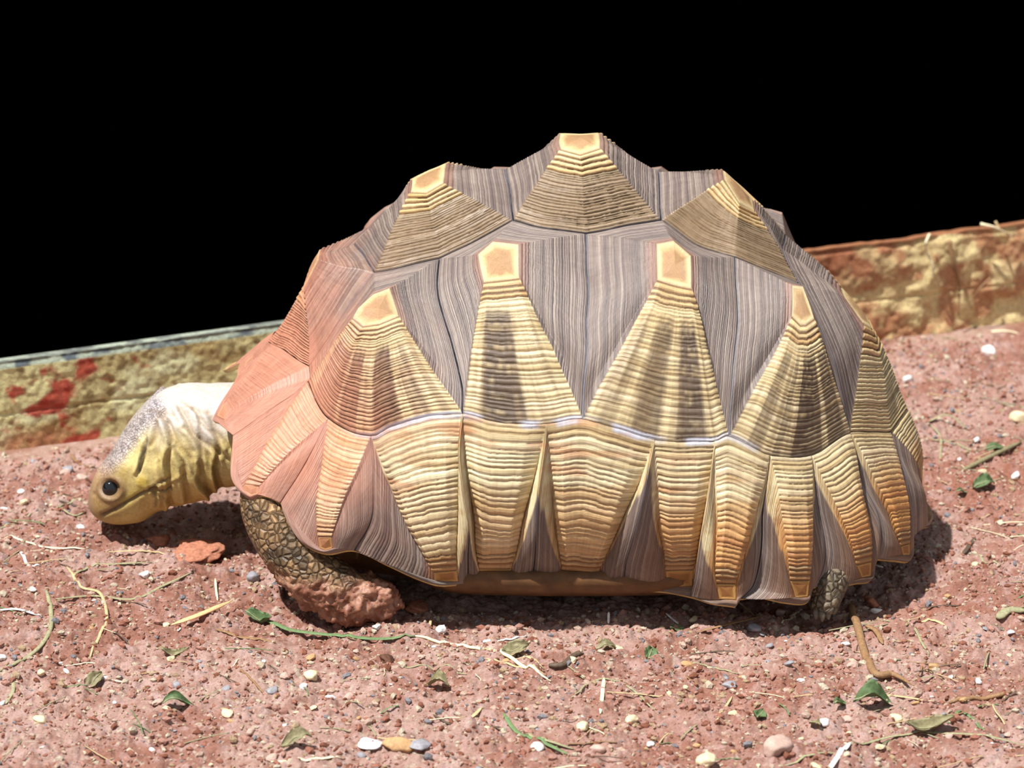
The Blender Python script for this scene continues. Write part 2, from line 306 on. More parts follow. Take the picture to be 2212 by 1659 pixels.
def build_scute(name, parent, bnd, corners, sect, streak=None, bulge=0., cols=None, seed=0, nr=26, na=260, amp=1., depth=.00045, first=(.06, .05, .05), orange=0., dome=.0008, ext=None):
    """bnd: boundary names in order; corners {name: areola (px,py,Y) or ready point}; sect {name: type of sector starting there}"""
    bp = np.array([KP[n] for n in bnd]); N = len(bnd)
    names = [n for n in bnd if n in corners]
    ap = {}
    for n in names:
        q = corners[n]; ap[n] = P(*q[:3]) if len(q) == 3 else P(*q[:3]) * [1, -1, 1]
    seg = np.linalg.norm(np.roll(bp, -1, 0) - bp, axis=1)
    i0 = bnd.index(names[0]); order = [(i0 + i) % N for i in range(N)]
    # segments grouped into sectors
    secs = []; cur = None
    for i in order:
        if bnd[i] in corners: cur = [bnd[i], []]; secs.append(cur)
        cur[1].append(i)
    tot = seg.sum(); Bp = []; Ap = []; sid = []; st = []; uu = []
    acc = 0
    for s, (n, idx) in enumerate(secs):
        L = sum(seg[i] for i in idx); a0 = ap[n]; a1 = ap[secs[(s + 1) % len(secs)][0]]; l0 = 0
        for i in idx:
            m = max(3, int(round(na * seg[i] / tot)))
            t = np.arange(m) / m
            Bp.append(seam_pts(bnd[i], bnd[(i + 1) % N], t))
            tt = (l0 + t * seg[i]) / max(L, 1e-9)
            Ap.append(a0 * (1 - tt[:, None]) + a1 * tt[:, None]); sid.append(np.full(m, s)); st.append(tt); uu.append(acc + l0 + t * seg[i]); l0 += seg[i]
        acc += L
    Bp, Ap, sid, st, uu = [np.concatenate(q) for q in (Bp, Ap, sid, st, uu)]
    nc = len(Bp)
    cenA = Ap.mean(0)
    # newell outward direction
    nn = np.zeros(3)
    for i in range(N): nn += np.cross(bp[i] - CEN, bp[(i + 1) % N] - CEN)
    nn /= np.linalg.norm(nn)
    if nn @ (bp.mean(0) - CEN) < 0: nn = -nn
    vv = np.concatenate([np.linspace(-1, 0, 12)[:-1], np.linspace(0, 1, nr * 6 + 1)])
    nv = len(vv)
    V = vv[:, None] * np.ones((1, nc)); vp = np.clip(V, 0, 1)
    Vc = np.clip(V, -1, 0)
    pos = Ap[None] * (1 - vp[..., None]) + Bp[None] * vp[..., None]
    pos = np.where((V < 0)[..., None], Ap[None] * (1 + Vc[..., None]) + cenA * (-Vc[..., None]), pos)
    bl = bulge if not isinstance(bulge, dict) else None
    if bl is None:
        bb = np.array([bulge.get(secs[s][0], bulge.get('*', 0)) for s in range(len(secs))])
        b_ = bb[sid]; k = max(3, nc // 40) ; ker = np.ones(2 * k + 1) / (2 * k + 1)
        b_ = np.convolve(np.concatenate([b_[-k:], b_, b_[:k]]), ker, 'valid')
    else: b_ = np.full(nc, bl)
    pos = pos + nn * (b_[None] * np.sin(np.pi * vp ** .8))[..., None]
    pos = pos + nn * (np.sin(-Vc * np.pi / 2) * dome)[..., None]
    # rings
    typ = np.array([sect.get(secs[s][0], 'G') for s in range(len(secs))])[sid]
    r = np.random.default_rng(seed + 100); wd = list(first) + list(r.uniform(.6, 1.5, nr) * (1 - sum(first)) / nr)
    ed = np.concatenate([[0], np.cumsum(wd)]); ed /= ed[-1]
    nzw = noise(uu[None] * 110, V * 7, seed, 3) * .006 + noise(uu[None] * 400, V * 20, seed, 4) * .0025
    vq = np.clip(vp + nzw * ss(.02, .12, vp), 0, 1)
    k = np.clip(np.searchsorted(ed, vq, 'right') - 1, 0, len(ed) - 2)
    lo = ed[k]; hi = ed[k + 1]; ph = (vq - lo) / (hi - lo)
    dedge = np.minimum(ph, 1 - ph) * (hi - lo)
    big = k < len(first)
    gw = np.where(big, .012, .007)
    groove = np.exp(-(dedge / gw) ** 2)
    rd = r.uniform(.3, 1, len(ed)); rt = r.uniform(-1, 1, len(ed)); tint = rt[k]
    du = np.roll(pos, -1, 1) - np.roll(pos, 1, 1); dv = np.gradient(pos, axis=0)
    nrm = np.cross(du, dv); ln = np.linalg.norm(nrm, axis=2, keepdims=True)
    nrm = np.where(ln > 1e-14, nrm / np.maximum(ln, 1e-14), nn)
    sg = np.sign((nrm * nn).sum(-1).mean()); nrm = nrm * sg
    spanlen = np.linalg.norm(Bp - Ap, axis=1); fac = np.clip(spanlen / .05, .25, 1)[None]
    depth = depth * (.6 if name == 'costal_scute' else .6 if name == 'marginal_scute' else 1.)
    hd = -depth * 1.5 * groove * (.5 + rd[k]) + depth * 1.6 * np.sin(np.pi * np.clip(ph, 0, 1)) * np.where(big, 1.2, .6)
    hd = hd * np.where(typ == 'G', .5, 1.)[None]
    hd = hd * fac * amp * (V > -.02) - .0003 * ss(.965, 1, V)
    hd = hd + .0005 * ss(-.25, -.08, V) * ss(.03, -.02, V)
    pos = pos + nrm * hd[..., None]
    wv = np.stack([noise(pos[..., 0] * 40, pos[..., 1] * 40, pos[..., 2] * 40, q) for q in (1, 2, 3)], -1) * .0011
    pos = pos + wv
    # colours
    isY = np.broadcast_to((typ == 'Y') * 1. + (typ == 'W') * .45, V.shape).copy()
    if ext:                                # yellow reaches past the corner, down the seam
        for (sn, end, fr_) in ext:
            s_ = [q[0] for q in secs].index(sn); tau = (1 - st) if end else st
            wob = .05 * noise(V * 9, uu[None] * 0, seed, 31)
            isY = np.maximum(isY, (sid == s_)[None] * ss(fr_ + .03, fr_ - .03, tau[None] + wob))
    g = mix(GR, GL, ss(-.3, 1, tint)); g = mix(g, GD, ss(.2, -1, tint) * .5); g = mix(g, GD, groove * .32)
    g = mix(g, OR * .8, ss(.2, .05, vp) * .25)
    y = mix(YE, CR, ss(0, 1, tint) * .8); y = mix(y, YD, ss(0, -1, tint) * .6)
    y = mix(y, mix(lin(206, 142, 66), lin(176, 104, 44), ss(.2, -.8, tint)), orange * ss(.85, .35, vp + .1 * noise(uu[None] * 60, V, seed, 2)))  # orange horn low on the rim, its warm shade put into the colour too
    g = mix(g, lin(132, 96, 68), min(1, orange * 1.1) * ss(.95, .4, vp) * .75)  # grey browned lower down: warm ground bounce in the shade, painted in
    y = mix(y, lin(120, 86, 52), groove * (.3 if name == 'marginal_scute' else .48) * (.6 + .6 * rd[k]))
    if streak:
        dk = np.zeros(nc)
        for (sn, t0, t1, am) in streak:
            s_ = [q[0] for q in secs].index(sn)
            dk = np.maximum(dk, (sid == s_) * ss(t0 - .03, t0 + .03, st) * ss(t1 + .03, t1 - .03, st) * am)
        pat = ss(.18, .32, vp) * np.clip(1. + .3 * tint + .4 * noise(uu[None] * 300, V * 30, seed, 9), 0, 1)
        y = mix(y, lin(88, 72, 60), np.clip(dk[None] * pat, 0, .95))
        y = mix(y, lin(128, 106, 78), ss(.1, .6, noise(uu[None] * 220, V * 1.5, seed, 41)) * ss(.2, .4, vp) * .55)
        y = mix(y, lin(120, 96, 70), np.clip(.55 * ss(.6, 1, noise(uu[None] * 700, V * 3, seed, 12) + .5) * ss(.2, .4, vp), 0, 1) * .5)
    c = mix(g, y, isY)
    wk = np.broadcast_to(typ == 'W', V.shape)
    c = np.where(wk[..., None], mix(c, mix(g, lin(150, 122, 76), .55), ss(.25, .4, vp)), c)
    # areola plate and first broad rings
    arc = mix(lin(212, 180, 128), lin(184, 146, 106), ss(-.25, -.45, V + .12 * noise(pos[..., 0] * 300, pos[..., 1] * 300, pos[..., 2] * 300, 8)))
    edge = np.exp(-((V + .12) / .13) ** 2)
    arc = mix(arc, lin(228, 204, 158), edge)
    if name == 'marginal_scute': arc = arc * lin(226, 186, 130) / lin(255, 240, 215)
    c = np.where((V < 0)[..., None], arc, c)
    yy = (typ != 'G')[None] & (V >= 0) & big
    c = np.where(yy[..., None], mix(mix(lin(206, 172, 120), lin(224, 198, 150), ss(-.5, .8, tint)), lin(96, 62, 38), np.clip(groove * 1.0, 0, .9)), c)
    if name == 'marginal_scute' and orange >= 0 and seed > 23: c = mix(c, lin(150, 98, 50), ss(.16, .02, V) * (V > 0) * .6)
    c = mix(c, lin(70, 68, 76), ss(.97, .99, V) * .75 * (1 - isY * .7))
    c = mix(c, lin(196, 200, 216), np.clip(ss(.988, .998, V) * (.1 if name == 'marginal_scute' else .45) * (1 - isY) + ss(.965, .985, V) * .85 * (typ == 'Y')[None] * ss(-.5, .2, noise(pos[..., 0] * 90, pos[..., 2] * 90, 0, 51)) * ss(.19, .1, pos[..., 0]) * ss(-.13, -.08, pos[..., 0]), 0, 1))  # pale new-growth seam, with its blue-white highlight painted into the colour
    # red dust caught on the front of the shell
    X, Z = pos[..., 0], pos[..., 2]; nz = fbm(X * 55, pos[..., 1] * 55, Z * 55, 61, 4)
    dm = ss(.13, .02, np.hypot((X + .155) * 1.0, (Z - .125) * 1.15) + nz * .03)
    c = mix(c, lin(196, 134, 110), dm * .84)
    if name == 'marginal_scute':
        st_ = fbm(X * 22, 0 * X, Z * 260, 62, 3); c = mix(c, lin(232, 224, 186), ss(.45, .7, vp) * ss(.95, .85, vp) * isY * ss(-.4, .3, st_) * ss(-.11, -.07, X) * ss(.2, .12, X) * .7); c = mix(c, lin(202, 138, 96), ss(.1, .5, fbm(X * 30, 0 * X, Z * 170, 63, 4)) * ss(.075, .105, Z) * ss(.2, .0, X) * isY * .6)
    q = pos.reshape(-1, 3) - ROOT
    fc = grid_faces(nv, nc)
    if sg < 0: fc = fc[:, ::-1]
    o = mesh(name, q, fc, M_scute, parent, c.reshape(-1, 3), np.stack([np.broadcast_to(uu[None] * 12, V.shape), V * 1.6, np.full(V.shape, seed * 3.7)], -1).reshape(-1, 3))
    return o
def mir(o):
    c = o.copy(); COL.objects.link(c); c.parent = o.parent; c.scale = (1, -1, 1); return c
# rim lip and underside: the parent mesh of the carapace
rimn = ['n1r','t1','t1b','r12','p2a','p2b','p2c','p2d','r23','p3a','p3b','p3c','r34','p4a','p4b','p4c','r45','p5a','r56','p6a','r67','p7a','r78','p8a','p8b','r89','p9a','p9b','p9c','r90','p10a','p10b','p10c','r01','p11a','p11b','r11','p12a','mRr']
loop = rimn + [n + "'" for n in rimn[:-1]][::-1]
lp = []
for i in range(len(loop)):
    a_, b_ = loop[i], loop[(i + 1) % len(loop)]
    lp.append(seam_pts(a_, b_, np.arange(8) / 8))
lp = np.concatenate(lp)
lp = lp + np.stack([noise(lp[:, 0] * 40, lp[:, 1] * 40, lp[:, 2] * 40, q) for q in (1, 2, 3)], -1) * .0011
inw = np.stack([np.clip(lp[:, 0], -.06, .12), 0 * lp[:, 0], lp[:, 2]], 1) - lp; inw /= np.linalg.norm(inw, axis=1, keepdims=True) + 1e-9
up = np.array([0, 0, 1.]); ufr = ss(-.135, -.10, lp[:, 0])[:, None] * .8 + .2
rows = [lp, lp + inw * .0012 - up * .0014, lp + inw * .0035 - up * .0012, lp + inw * .005 + up * .001, lp + inw * .016 + up * ufr * .014, lp + inw * .032 + up * ufr * .03]
cv_ = np.concatenate(rows) - ROOT
carapace = mesh('carapace', cv_, grid_faces(len(rows), len(lp)), M_rim, root)
S = lambda *a, **k: build_scute(*a, **k)
vk = dict(amp=1.2, dome=.0022, first=(.075, .075, .08, .075), nr=20)
def sym(half, cor, sec, mid_end, mid_start):
    """half: near names front->rear ; returns full boundary incl. mirrored"""
    b_ = [mid_start] + half + [mid_end] + [n + "'" for n in half][::-1]
    c_ = dict(cor); c_.update({n + "'": tuple(q) + (1,) for n, q in cor.items()})
    return b_, c_
sc = []
b_, c_ = sym(['a', 'sVa', 'b'], {'a': (658, 622, -.014), 'b': (692, 562, -.011)}, {}, 'm12', 'mF')
S('vertebral_scute', carapace, b_, c_, {'a': 'G', "b'": 'G', "a'": 'W'}, seed=1, bulge=-.001, **vk)
b_, c_ = sym(['b', 'c', 'd'], {'b': (886, 416, -.014), 'c': (922, 416, -.025), 'd': (960, 393, -.021)}, {}, 'm23', 'm12')
S('vertebral_scute', carapace, b_, c_, {'b': 'W', 'c': 'W', "d'": 'W', "c'": 'W'}, seed=2, bulge=.0002, **vk)
b_, c_ = sym(['d', 'd2', 'e', 'f'], {'d': (1210, 324, -.018), 'e': (1255, 335, -.0245), 'f': (1300, 320, -.018)}, {}, 'm34', 'm23')
S('vertebral_scute', carapace, b_, c_, {'d': 'W', 'e': 'W', "f'": 'W', "e'": 'W'}, seed=3, bulge=.0006, **vk)
b_, c_ = sym(['f', 'f2', 'g', 'h'], {'f': (1566, 390, -.012), 'g': (1598, 440, -.024), 'h': (1632, 456, -.012)}, {}, 'm45', 'm34')
S('vertebral_scute', carapace, b_, c_, {'f': 'W', 'g': 'W', "h'": 'W', "g'": 'W'}, seed=4, bulge=.001, **vk)
b_, c_ = sym(['h', 'h2', 'cv', 't12r'], {'h': (1822, 640, -.010), 'cv': (1864, 702, -.020), 't12r': (1884, 712, -.010)}, {}, 'mR', 'm45')
S('vertebral_scute', carapace, b_, c_, {'cv': 'Y', 't12r': 'Y', "cv'": 'Y', "t12r'": 'Y'}, seed=5, bulge=.001, **vk)
cos = []
cos.append(S('costal_scute', carapace, ['b','c','s12a','s12b','s12c','cm1','t34c','t34b','t34','t23','t12','a','sVa'],
  {'b': (806,636,-.092), 'c': (840,622,-.094), 'cm1': (861,684,-.103), 't34': (818,702,-.106), 't23': (784,708,-.104), 't12': (762,690,-.099), 'a': (774,668,-.095)},
  {'cm1': 'Y', 't34': 'Y', 't23': 'Y'}, [('cm1', .60, .95, 1.), ('t34', .30, .75, .95), ('t34', .84, 1.1, .9), ('t23', -.1, .7, .85), ('cm1', .28, .4, .5)], {'*': -.001, 'cm1': .004, 't34': .005, 't23': .004}, seed=11))
cos.append(S('costal_scute', carapace, ['c','d','d2','e','s23a','s23b','cm2','t56','t5a','cm1','s12c','s12b','s12a'],
  {'c': (1031,547,-.086), 'd': (1062,519,-.082), 'e': (1119,525,-.084), 'cm2': (1123,602,-.104), 'cm1': (1046,613,-.104)},
  {'cm2': 'Y'}, [('cm2', .44, .84, .95)], {'*': 0, 'cm2': .006}, seed=12))
cos.append(S('costal_scute', carapace, ['e','f','f2','g','s34a','s34b','cm3','t78','t67','t6a','cm2','s23b','s23a'],
  {'e': (1419,528,-.083), 'f': (1456,521,-.082), 'g': (1494,553,-.085), 'cm3': (1495,625,-.104), 'cm2': (1418,607,-.103)},
  {'cm3': 'Y'}, [('cm3', .15, .37, 1.), ('cm3', .48, .68, .75), ('cm3', .8, .92, .45)], {'*': 0, 'cm3': .006}, seed=13))
cos.append(S('costal_scute', carapace, ['g','h','h2','cv','t90','t89','cm3','s34b','s34a'],
  {'g': (1712,617,-.080), 'h': (1736,620,-.078), 'cv': (1760,690,-.089), 't90': (1742,702,-.094), 't89': (1730,702,-.095), 'cm3': (1710,684,-.093)},
  {'cv': 'Y', 't90': 'Y', 't89': 'Y'}, [('cv', .15, .6, .8), ('t90', -.1, .55, .95), ('t90', .8, 1.1, .5), ('t89', .25, .6, .6), ('cv', .75, 1.1, .85)], {'*': 0, 'cv': .004, 't90': .005, 't89': .005}, seed=14))
mk = dict(first=(.05, .045, .04), nr=22, na=240, amp=1.1)
mar = []
EXT = {24: [('cm1', 0, .62), ('r34', 1, .05)], 25: [('r45', 1, .62), ('t56', 0, .38)], 26: [('r56', 1, .36), ('t67', 0, .22)], 27: [('r67', 1, .16), ('t78', 0, .5)], 28: [('r78', 1, .55), ('t89', 0, .3)], 29: [('r89', 1, .26), ('t90', 0, .16)], 30: [('r90', 1, .2), ('cv', 0, .2)], 31: [('r01', 1, .12), ('t12r', 0, .1)]}
def Mg(bnd, cor, sec, bulge, seed, orange=0., **k):
    kk = dict(mk); kk.update(k); kk['ext'] = EXT.get(seed)
    mar.append(S('marginal_scute', carapace, bnd, cor, sec, None, bulge, seed=seed, orange=orange, **kk))
Mg(['n1','a','t12','q12','r12','t1b','t1','n1r'], {'n1': (482,873,-.036), 't12': (492,892,-.046), 'r12': (482,908,-.052), 't1': (466,900,-.044)}, {}, .001, 21, amp=.35)
Mg(['t12','t23','q23a','q23b','r23','p2d','p2c','p2b','p2a','r12','q12'], {'t12': (531,1048,-.101), 't23': (560,1050,-.105), 'r23': (560,1066,-.107), 'p2c': (545,1072,-.106), 'r12': (527,1062,-.102)}, {'t12': 'Y'}, {'*': .002, 't12': .004}, 22)
Mg(['t23','t34','q34a','q34b','r34','p3c','p3b','p3a','r23','q23b','q23a'], {'t23': (688,1160,-.135), 't34': (718,1162,-.139), 'r34': (722,1186,-.138), 'p3c': (704,1190,-.137), 'r23': (690,1184,-.136)}, {'t23': 'Y'}, {'*': .003, 't23': .006}, 23)
Mg(['t34','t34b','t34c','cm1','q45a','q45b','q45c','r45','p4c','p4b','p4a','r34','q34b','q34a'], {'t34': (934,1236,-.147), 'cm1': (986,1232,-.147), 'r45': (990,1256,-.143), 'r34': (936,1256,-.144)}, {'t34': 'Y'}, {'*': .002, 't34': .009}, 24)
Mg(['cm1','t5a','t56','q56a','q56b','q56c','r56','p5a','r45','q45c','q45b','q45a'], {'cm1': (1036,1229,-.139), 't56': (1104,1229,-.138), 'r56': (1102,1258,-.131), 'r45': (1040,1258,-.132)}, {'cm1': 'Y'}, {'*': .002, 'cm1': .011}, 25, .3)
Mg(['t56','cm2','t6a','t67','q67a','q67b','q67c','r67','p6a','r56','q56c','q56b','q56a'], {'t56': (1214,1234,-.138), 't67': (1294,1234,-.138), 'r67': (1292,1264,-.131), 'r56': (1218,1264,-.131)}, {'t56': 'Y'}, {'*': .002, 't56': .011}, 26, .4)
Mg(['t67','t78','q78a','q78b','q78c','r78','p7a','r67','q67c','q67b','q67a'], {'t67': (1436,1234,-.142), 't78': (1498,1232,-.144), 'r78': (1496,1266,-.139), 'r67': (1440,1268,-.138)}, {'t67': 'Y'}, {'*': .002, 't67': .009}, 27, .6)
Mg(['t78','cm3','t89','q89a','q89b','q89c','r89','p8b','p8a','r78','q78c','q78b','q78a'], {'t78': (1545,1262,-.158), 't89': (1588,1262,-.159), 'p8b': (1590,1296,-.160), 'r78': (1552,1296,-.158)}, {'t78': 'Y'}, {'*': .002, 't78': .008}, 28, .7)
Mg(['t89','t90','q90a','q90b','q90c','r90','p9c','p9b','p9a','r89','q89c','q89b','q89a'], {'t89': (1708,1256,-.155), 't90': (1750,1256,-.152), 'p9c': (1746,1290,-.152), 'r89': (1718,1292,-.154)}, {'t89': 'Y'}, {'*': .002, 't89': .007}, 29, .7)
Mg(['t90','cv','q01a','q01b','q01c','r01','p10c','p10b','p10a','r90','q90c','q90b','q90a'], {'t90': (1848,1220,-.128), 'cv': (1882,1214,-.121), 'p10c': (1882,1244,-.120), 'r90': (1862,1246,-.125)}, {'t90': 'Y'}, {'*': .002, 't90': .006}, 30, .75)
Mg(['cv','t12r','q11a','q11b','q11c','r11','p11b','p11a','r01','q01c','q01b','q01a'], {'cv': (1946,1182,-.097), 't12r': (1964,1176,-.090), 'p11b': (1964,1200,-.090), 'r01': (1950,1202,-.095)}, {'cv': 'Y'}, {'*': .002, 'cv': .006}, 31, .8)
# supracaudal, across the midline
b_, c_ = sym(['t12r','q11a','q11b','q11c','r11','p12a'], {'t12r': (1990,1070,-.016), 'r11': (1996,1120,-.02)}, {}, 'mRr', 'mR')
S('supracaudal_scute', carapace, b_, c_, {"t12r'": 'Y'}, seed=32, bulge=.006, orange=.7, first=(.05, .05), nr=20)
KP["n1'"] = KP['n1'] * [1, -1, 1]
S('nuchal_scute', carapace, ['mF','n1','n1r',"n1r'","n1'"], {'n1': (548,778,-.005), 'n1r': (530,796,-.005), "n1r'": (530,796,-.005,1), "n1'": (548,778,-.005,1)}, {}, seed=33, nr=10, na=80, first=(.1,), bulge=.0, dome=.0, amp=.3)
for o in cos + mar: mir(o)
# plastron with bridge
def plastron():
    n = 220; th = np.arange(n) / n * 2 * math.pi; rows = []
    x0, x1 = -.135, .215; xc = (x0 + x1) / 2; a_ = (x1 - x0) / 2
    ux = np.sign(np.cos(th)) * np.abs(np.cos(th)) ** .75; uy = np.sign(np.sin(th)) * np.abs(np.sin(th)) ** .6
    X = xc + a_ * ux
    brid = ss(-.075, -.035, X) * ss(.175, .13, X)
    for (wy, z, sx) in [(.045, .05, .6), (.105, .035, .97), (.112, .03, 1.), (.112, .022, 1.), (.104, .012, .985), (.085, .006, .95), (.03, .005, .5), (.001, .005, .02)]:
        kx = xc + a_ * ux * sx
        ext = {.05: .0, .035: .036, .03: .032, .022: .028, .012: .020, .006: .010}.get(z, 0)
        rows.append(np.stack([kx, uy * (wy + brid * ext), np.full(n, z)], 1))
    v = np.concatenate(rows) - ROOT
    mesh('plastron', v, grid_faces(len(rows), n), M_plas, root)
plastron()
# ---------------------------------------------------------------- tortoise: body skin (head, neck, legs, tail in one surface)
def tube(path, rad, n=28, cap=True):
    path = np.array(path, float); v = []; m = len(path)
    for i in range(m):
        t = path[min(i + 1, m - 1)] - path[max(i - 1, 0)]; t /= np.linalg.norm(t)
        s_ = np.cross(t, [0, 0, 1.]); s_ = s_ if np.linalg.norm(s_) > .1 else np.array([1., 0, 0]); s_ /= np.linalg.norm(s_); u_ = np.cross(s_, t)
        r_ = rad[i] if hasattr(rad[i], '__len__') else (rad[i], rad[i])
        a_ = np.arange(n) / n * 2 * math.pi
        v.append(path[i] + r_[0] * np.cos(a_)[:, None] * s_ + r_[1] * np.sin(a_)[:, None] * u_)
    v = np.concatenate(v); f = [list(q) for q in grid_faces(m, n)]
    f.append(list(range(n))[::-1]); f.append(list(range((m - 1) * n, m * n)))
    return v, f
def smoothpath(pts, k=6):
    pts = np.array(pts, float); out = []
    ext = np.concatenate([[2 * pts[0] - pts[1]], pts, [2 * pts[-1] - pts[-2]]])
    for i in range(1, len(ext) - 2):
        p0, p1, p2, p3 = ext[i - 1:i + 3]
        for t in np.arange(k) / k:
            out.append(.5 * (2 * p1 + (p2 - p0) * t + (2 * p0 - 5 * p1 + 4 * p2 - p3) * t * t + (3 * p1 - p0 - 3 * p2 + p3) * t ** 3))
    out.append(pts[-1]); return np.array(out)
HEAD = [(640,822,1040,.034),(500,833,1044,.036),(440,832,1070,.038),(388,836,1082,.0385),(338,850,1090,.037),(298,885,1098,.035),(264,930,1106,.0335),(237,978,1116,.032),(210,1012,1120,.029),(196,1046,1122,.0235),(191,1076,1117,.0155),(196,1094,1108,.006)]
LOWX = [640,495,448,402,372,348,334,317,290,262,232,212]
def head_loft():
    st = np.array([(x, yt, lx, yb, wd) for (x, yt, yb, wd), lx in zip(HEAD, LOWX)], float)
    st = smoothpath(st, 6); n = 64; v = []
    for (x, yt, lx, yb, wd) in st:
        T = P(x, yt, 0); Bt = P(lx, yb, 0); c_ = (T + Bt) / 2; hv = (T - Bt) / 2 * .965
        a_ = np.arange(n) / n * 2 * math.pi; cs, sn = np.cos(a_), np.sin(a_)
        e = .88
        v.append(c_ + (np.sign(cs) * np.abs(cs) ** e)[:, None] * hv + (wd * np.sign(sn) * np.abs(sn) ** e)[:, None] * np.array([0, 1., 0]))
    m = len(st); v = np.concatenate(v); f = [list(q) for q in grid_faces(m, n)]
    f.append(list(range(n))[::-1]); f.append(list(range((m - 1) * n, m * n)))
    return v, f
parts = [head_loft()]
# torso
parts.append(tube([(-.15, 0, .075), (-.12, 0, .075), (-.06, 0, .08), (.03, 0, .085), (.12, 0, .08), (.18, 0, .07), (.215, 0, .06)], [(.045, .03), (.085, .042), (.105, .05), (.11, .055), (.1, .05), (.07, .04), (.03, .02)], 40))
fl = smoothpath([P(640, 1020, -.06), P(585, 1060, -.082), P(582, 1110, -.098), P(622, 1180, -.112), P(680, 1245, -.123), P(750, 1288, -.128), P(825, 1297, -.127), P(872, 1306, -.126)])
fr = np.interp(np.linspace(0, 1, len(fl)), [0, .15, .3, .45, .6, .75, .87, 1], [.022, .021, .0195, .0195, .0195, .0175, .0135, .003])
for sgn in (1, -1): parts.append(tube(fl * [1, sgn, 1], [(r_ * .85, r_) for r_ in fr], 32))
hl = smoothpath([(.165, -.07, .05), (.19, -.105, .035), tuple(P(1786, 1275, -.132)), tuple(P(1777, 1322, -.138))])
hr = np.interp(np.linspace(0, 1, len(hl)), [0, .4, .75, 1], [.028, .022, .0095, .0085])
for sgn in (1, -1): parts.append(tube(hl * [1, sgn, 1], hr, 24))
parts.append(tube([(.2, 0, .05), (.225, 0, .038), (.243, 0, .026), (.25, -.003, .018)], [.014, .011, .007, .003], 20))
VV = []; FF = []; off = 0
for v, f in parts:
    VV.append(v); FF += [[i + off for i in q] for q in f]; off += len(v)
body = mesh('body', np.concatenate(VV), FF)
md = body.modifiers.new('r', 'REMESH'); md.mode = 'VOXEL'; md.voxel_size = .0011
md2 = body.modifiers.new('s', 'SMOOTH'); md2.factor = .5; md2.iterations = 6
dg = bpy.context.evaluated_depsgraph_get(); ev = body.evaluated_get(dg); em = bpy.data.meshes.new_from_object(ev)
n = len(em.vertices); co = np.empty(n * 3, np.float32); em.vertices.foreach_get('co', co); co = co.reshape(-1, 3).astype(float)
no = np.empty(n * 3, np.float32); em.vertices.foreach_get('normal', no); no = no.reshape(-1, 3)
bpy.data.objects.remove(body)
near = co * np.array([1, 1, 1]); near[:, 1] = -np.abs(near[:, 1])          # both sides carry the same folds
px, py = proj(near); side = ss(.15, .5, np.abs(no[:, 1]))
headm = ss(560, 540, px) * (near[:, 1] > -.06)
def segd(x, y, pts):
    d = np.full(len(x), 1e9)
    for (x0, y0), (x1, y1) in zip(pts[:-1], pts[1:]):
        vx, vy = x1 - x0, y1 - y0; t = np.clip(((x - x0) * vx + (y - y0) * vy) / (vx * vx + vy * vy), 0, 1)
        d = np.minimum(d, np.hypot(x - x0 - t * vx, y - y0 - t * vy))
    return d
disp = np.zeros(n)
wx = px + 6 * noise(px / 40, py / 40, 0, 5); wy = py + 6 * noise(px / 40, py / 40, 0, 6)
folds = [([(338,872),(352,905),(372,940),(402,985),(430,1030),(452,1074)], 6, .0026), ([(360,915),(368,950),(364,1000),(362,1050),(366,1092)], 6, .0024), ([(388,880),(404,920),(436,968),(466,1012),(482,1052)], 6, .0022),
 ([(356,890),(344,915),(334,945),(326,960)], 5, .0014), ([(376,965),(396,1010),(410,1084)], 6, .0022), ([(420,880),(450,925),(495,965)], 6, .0018), ([(395,925),(440,955),(494,990)], 6, .0016), ([(430,900),(432,980),(440,1050)], 5, .0012),
 ([(318,952),(310,985),(300,1018)], 4, .002), ([(330,1058),(362,1045),(400,1030)], 4, .0014), ([(325,1058),(352,1075),(372,1090)], 4, .0014), ([(428,1000),(446,1040),(455,1075)], 5, .002), ([(470,990),(474,1058)], 5, .002), ([(455,900),(470,960),(474,1000)], 6, .0014),
 ([(345,1000),(350,1040),(346,1090)], 4, .0014), ([(300,870),(330,890),(372,900)], 5, .0008), ([(384,850),(410,880),(450,890)], 6, .0008)]
groove = np.zeros(n)
for pts, wd, am in folds:
    d = segd(wx, wy, pts); g_ = np.exp(-(d / wd) ** 2); disp -= am * g_ * side; groove = np.maximum(groove, g_ * side)
    d2 = segd(wx + wd * 1.9, wy, pts); disp += am * .9 * np.exp(-(d2 / (wd * 1.3)) ** 2) * side
md_ = segd(px + 2 * noise(px / 14, py / 14, 0, 8), py, [(222, 1112), (245, 1102), (282, 1080), (322, 1057), (336, 1052)])
md_ = np.minimum(md_, 1.5 + segd(px, py, [(326, 1056), (345, 1040), (362, 1036)])); md_ = np.minimum(md_, 1.5 + segd(px, py, [(326, 1056), (346, 1060), (368, 1058)])); md_ = np.minimum(md_, 2 + segd(px, py, [(330, 1060), (338, 1075), (336, 1094)]))
mouth = np.exp(-(md_ / 4.2) ** 2) * ss(.0, .3, np.abs(no[:, 1])) * headm; disp -= .0016 * mouth
ex, ey = 240, 1056
ed_ = np.hypot((px - ex) / 1.0, (py - ey) / .95)
disp += (-.0036 * np.exp(-(ed_ / 17) ** 4) + .0016 * np.exp(-((ed_ - 25) / 6) ** 2)) * side * headm
disp += .0014 * np.exp(-(np.hypot(px - 262, (py - 1010) * 1.4) / 26) ** 2) * side * headm
disp -= .0014 * np.exp(-(np.hypot(px - 330, py - 990) / 20) ** 4) * side * headm       # ear drum
disp += .0012 * np.exp(-(np.hypot(px - 308, py - 1040) / 14) ** 4) * side * headm
disp += .0012 * fbm(co[:, 0] * 90, co[:, 1] * 90, co[:, 2] * 90, 4, 3) * headm * ss(310, 380, px)
legm = (1 - headm) * ss(.05, .075, np.abs(co[:, 1]))
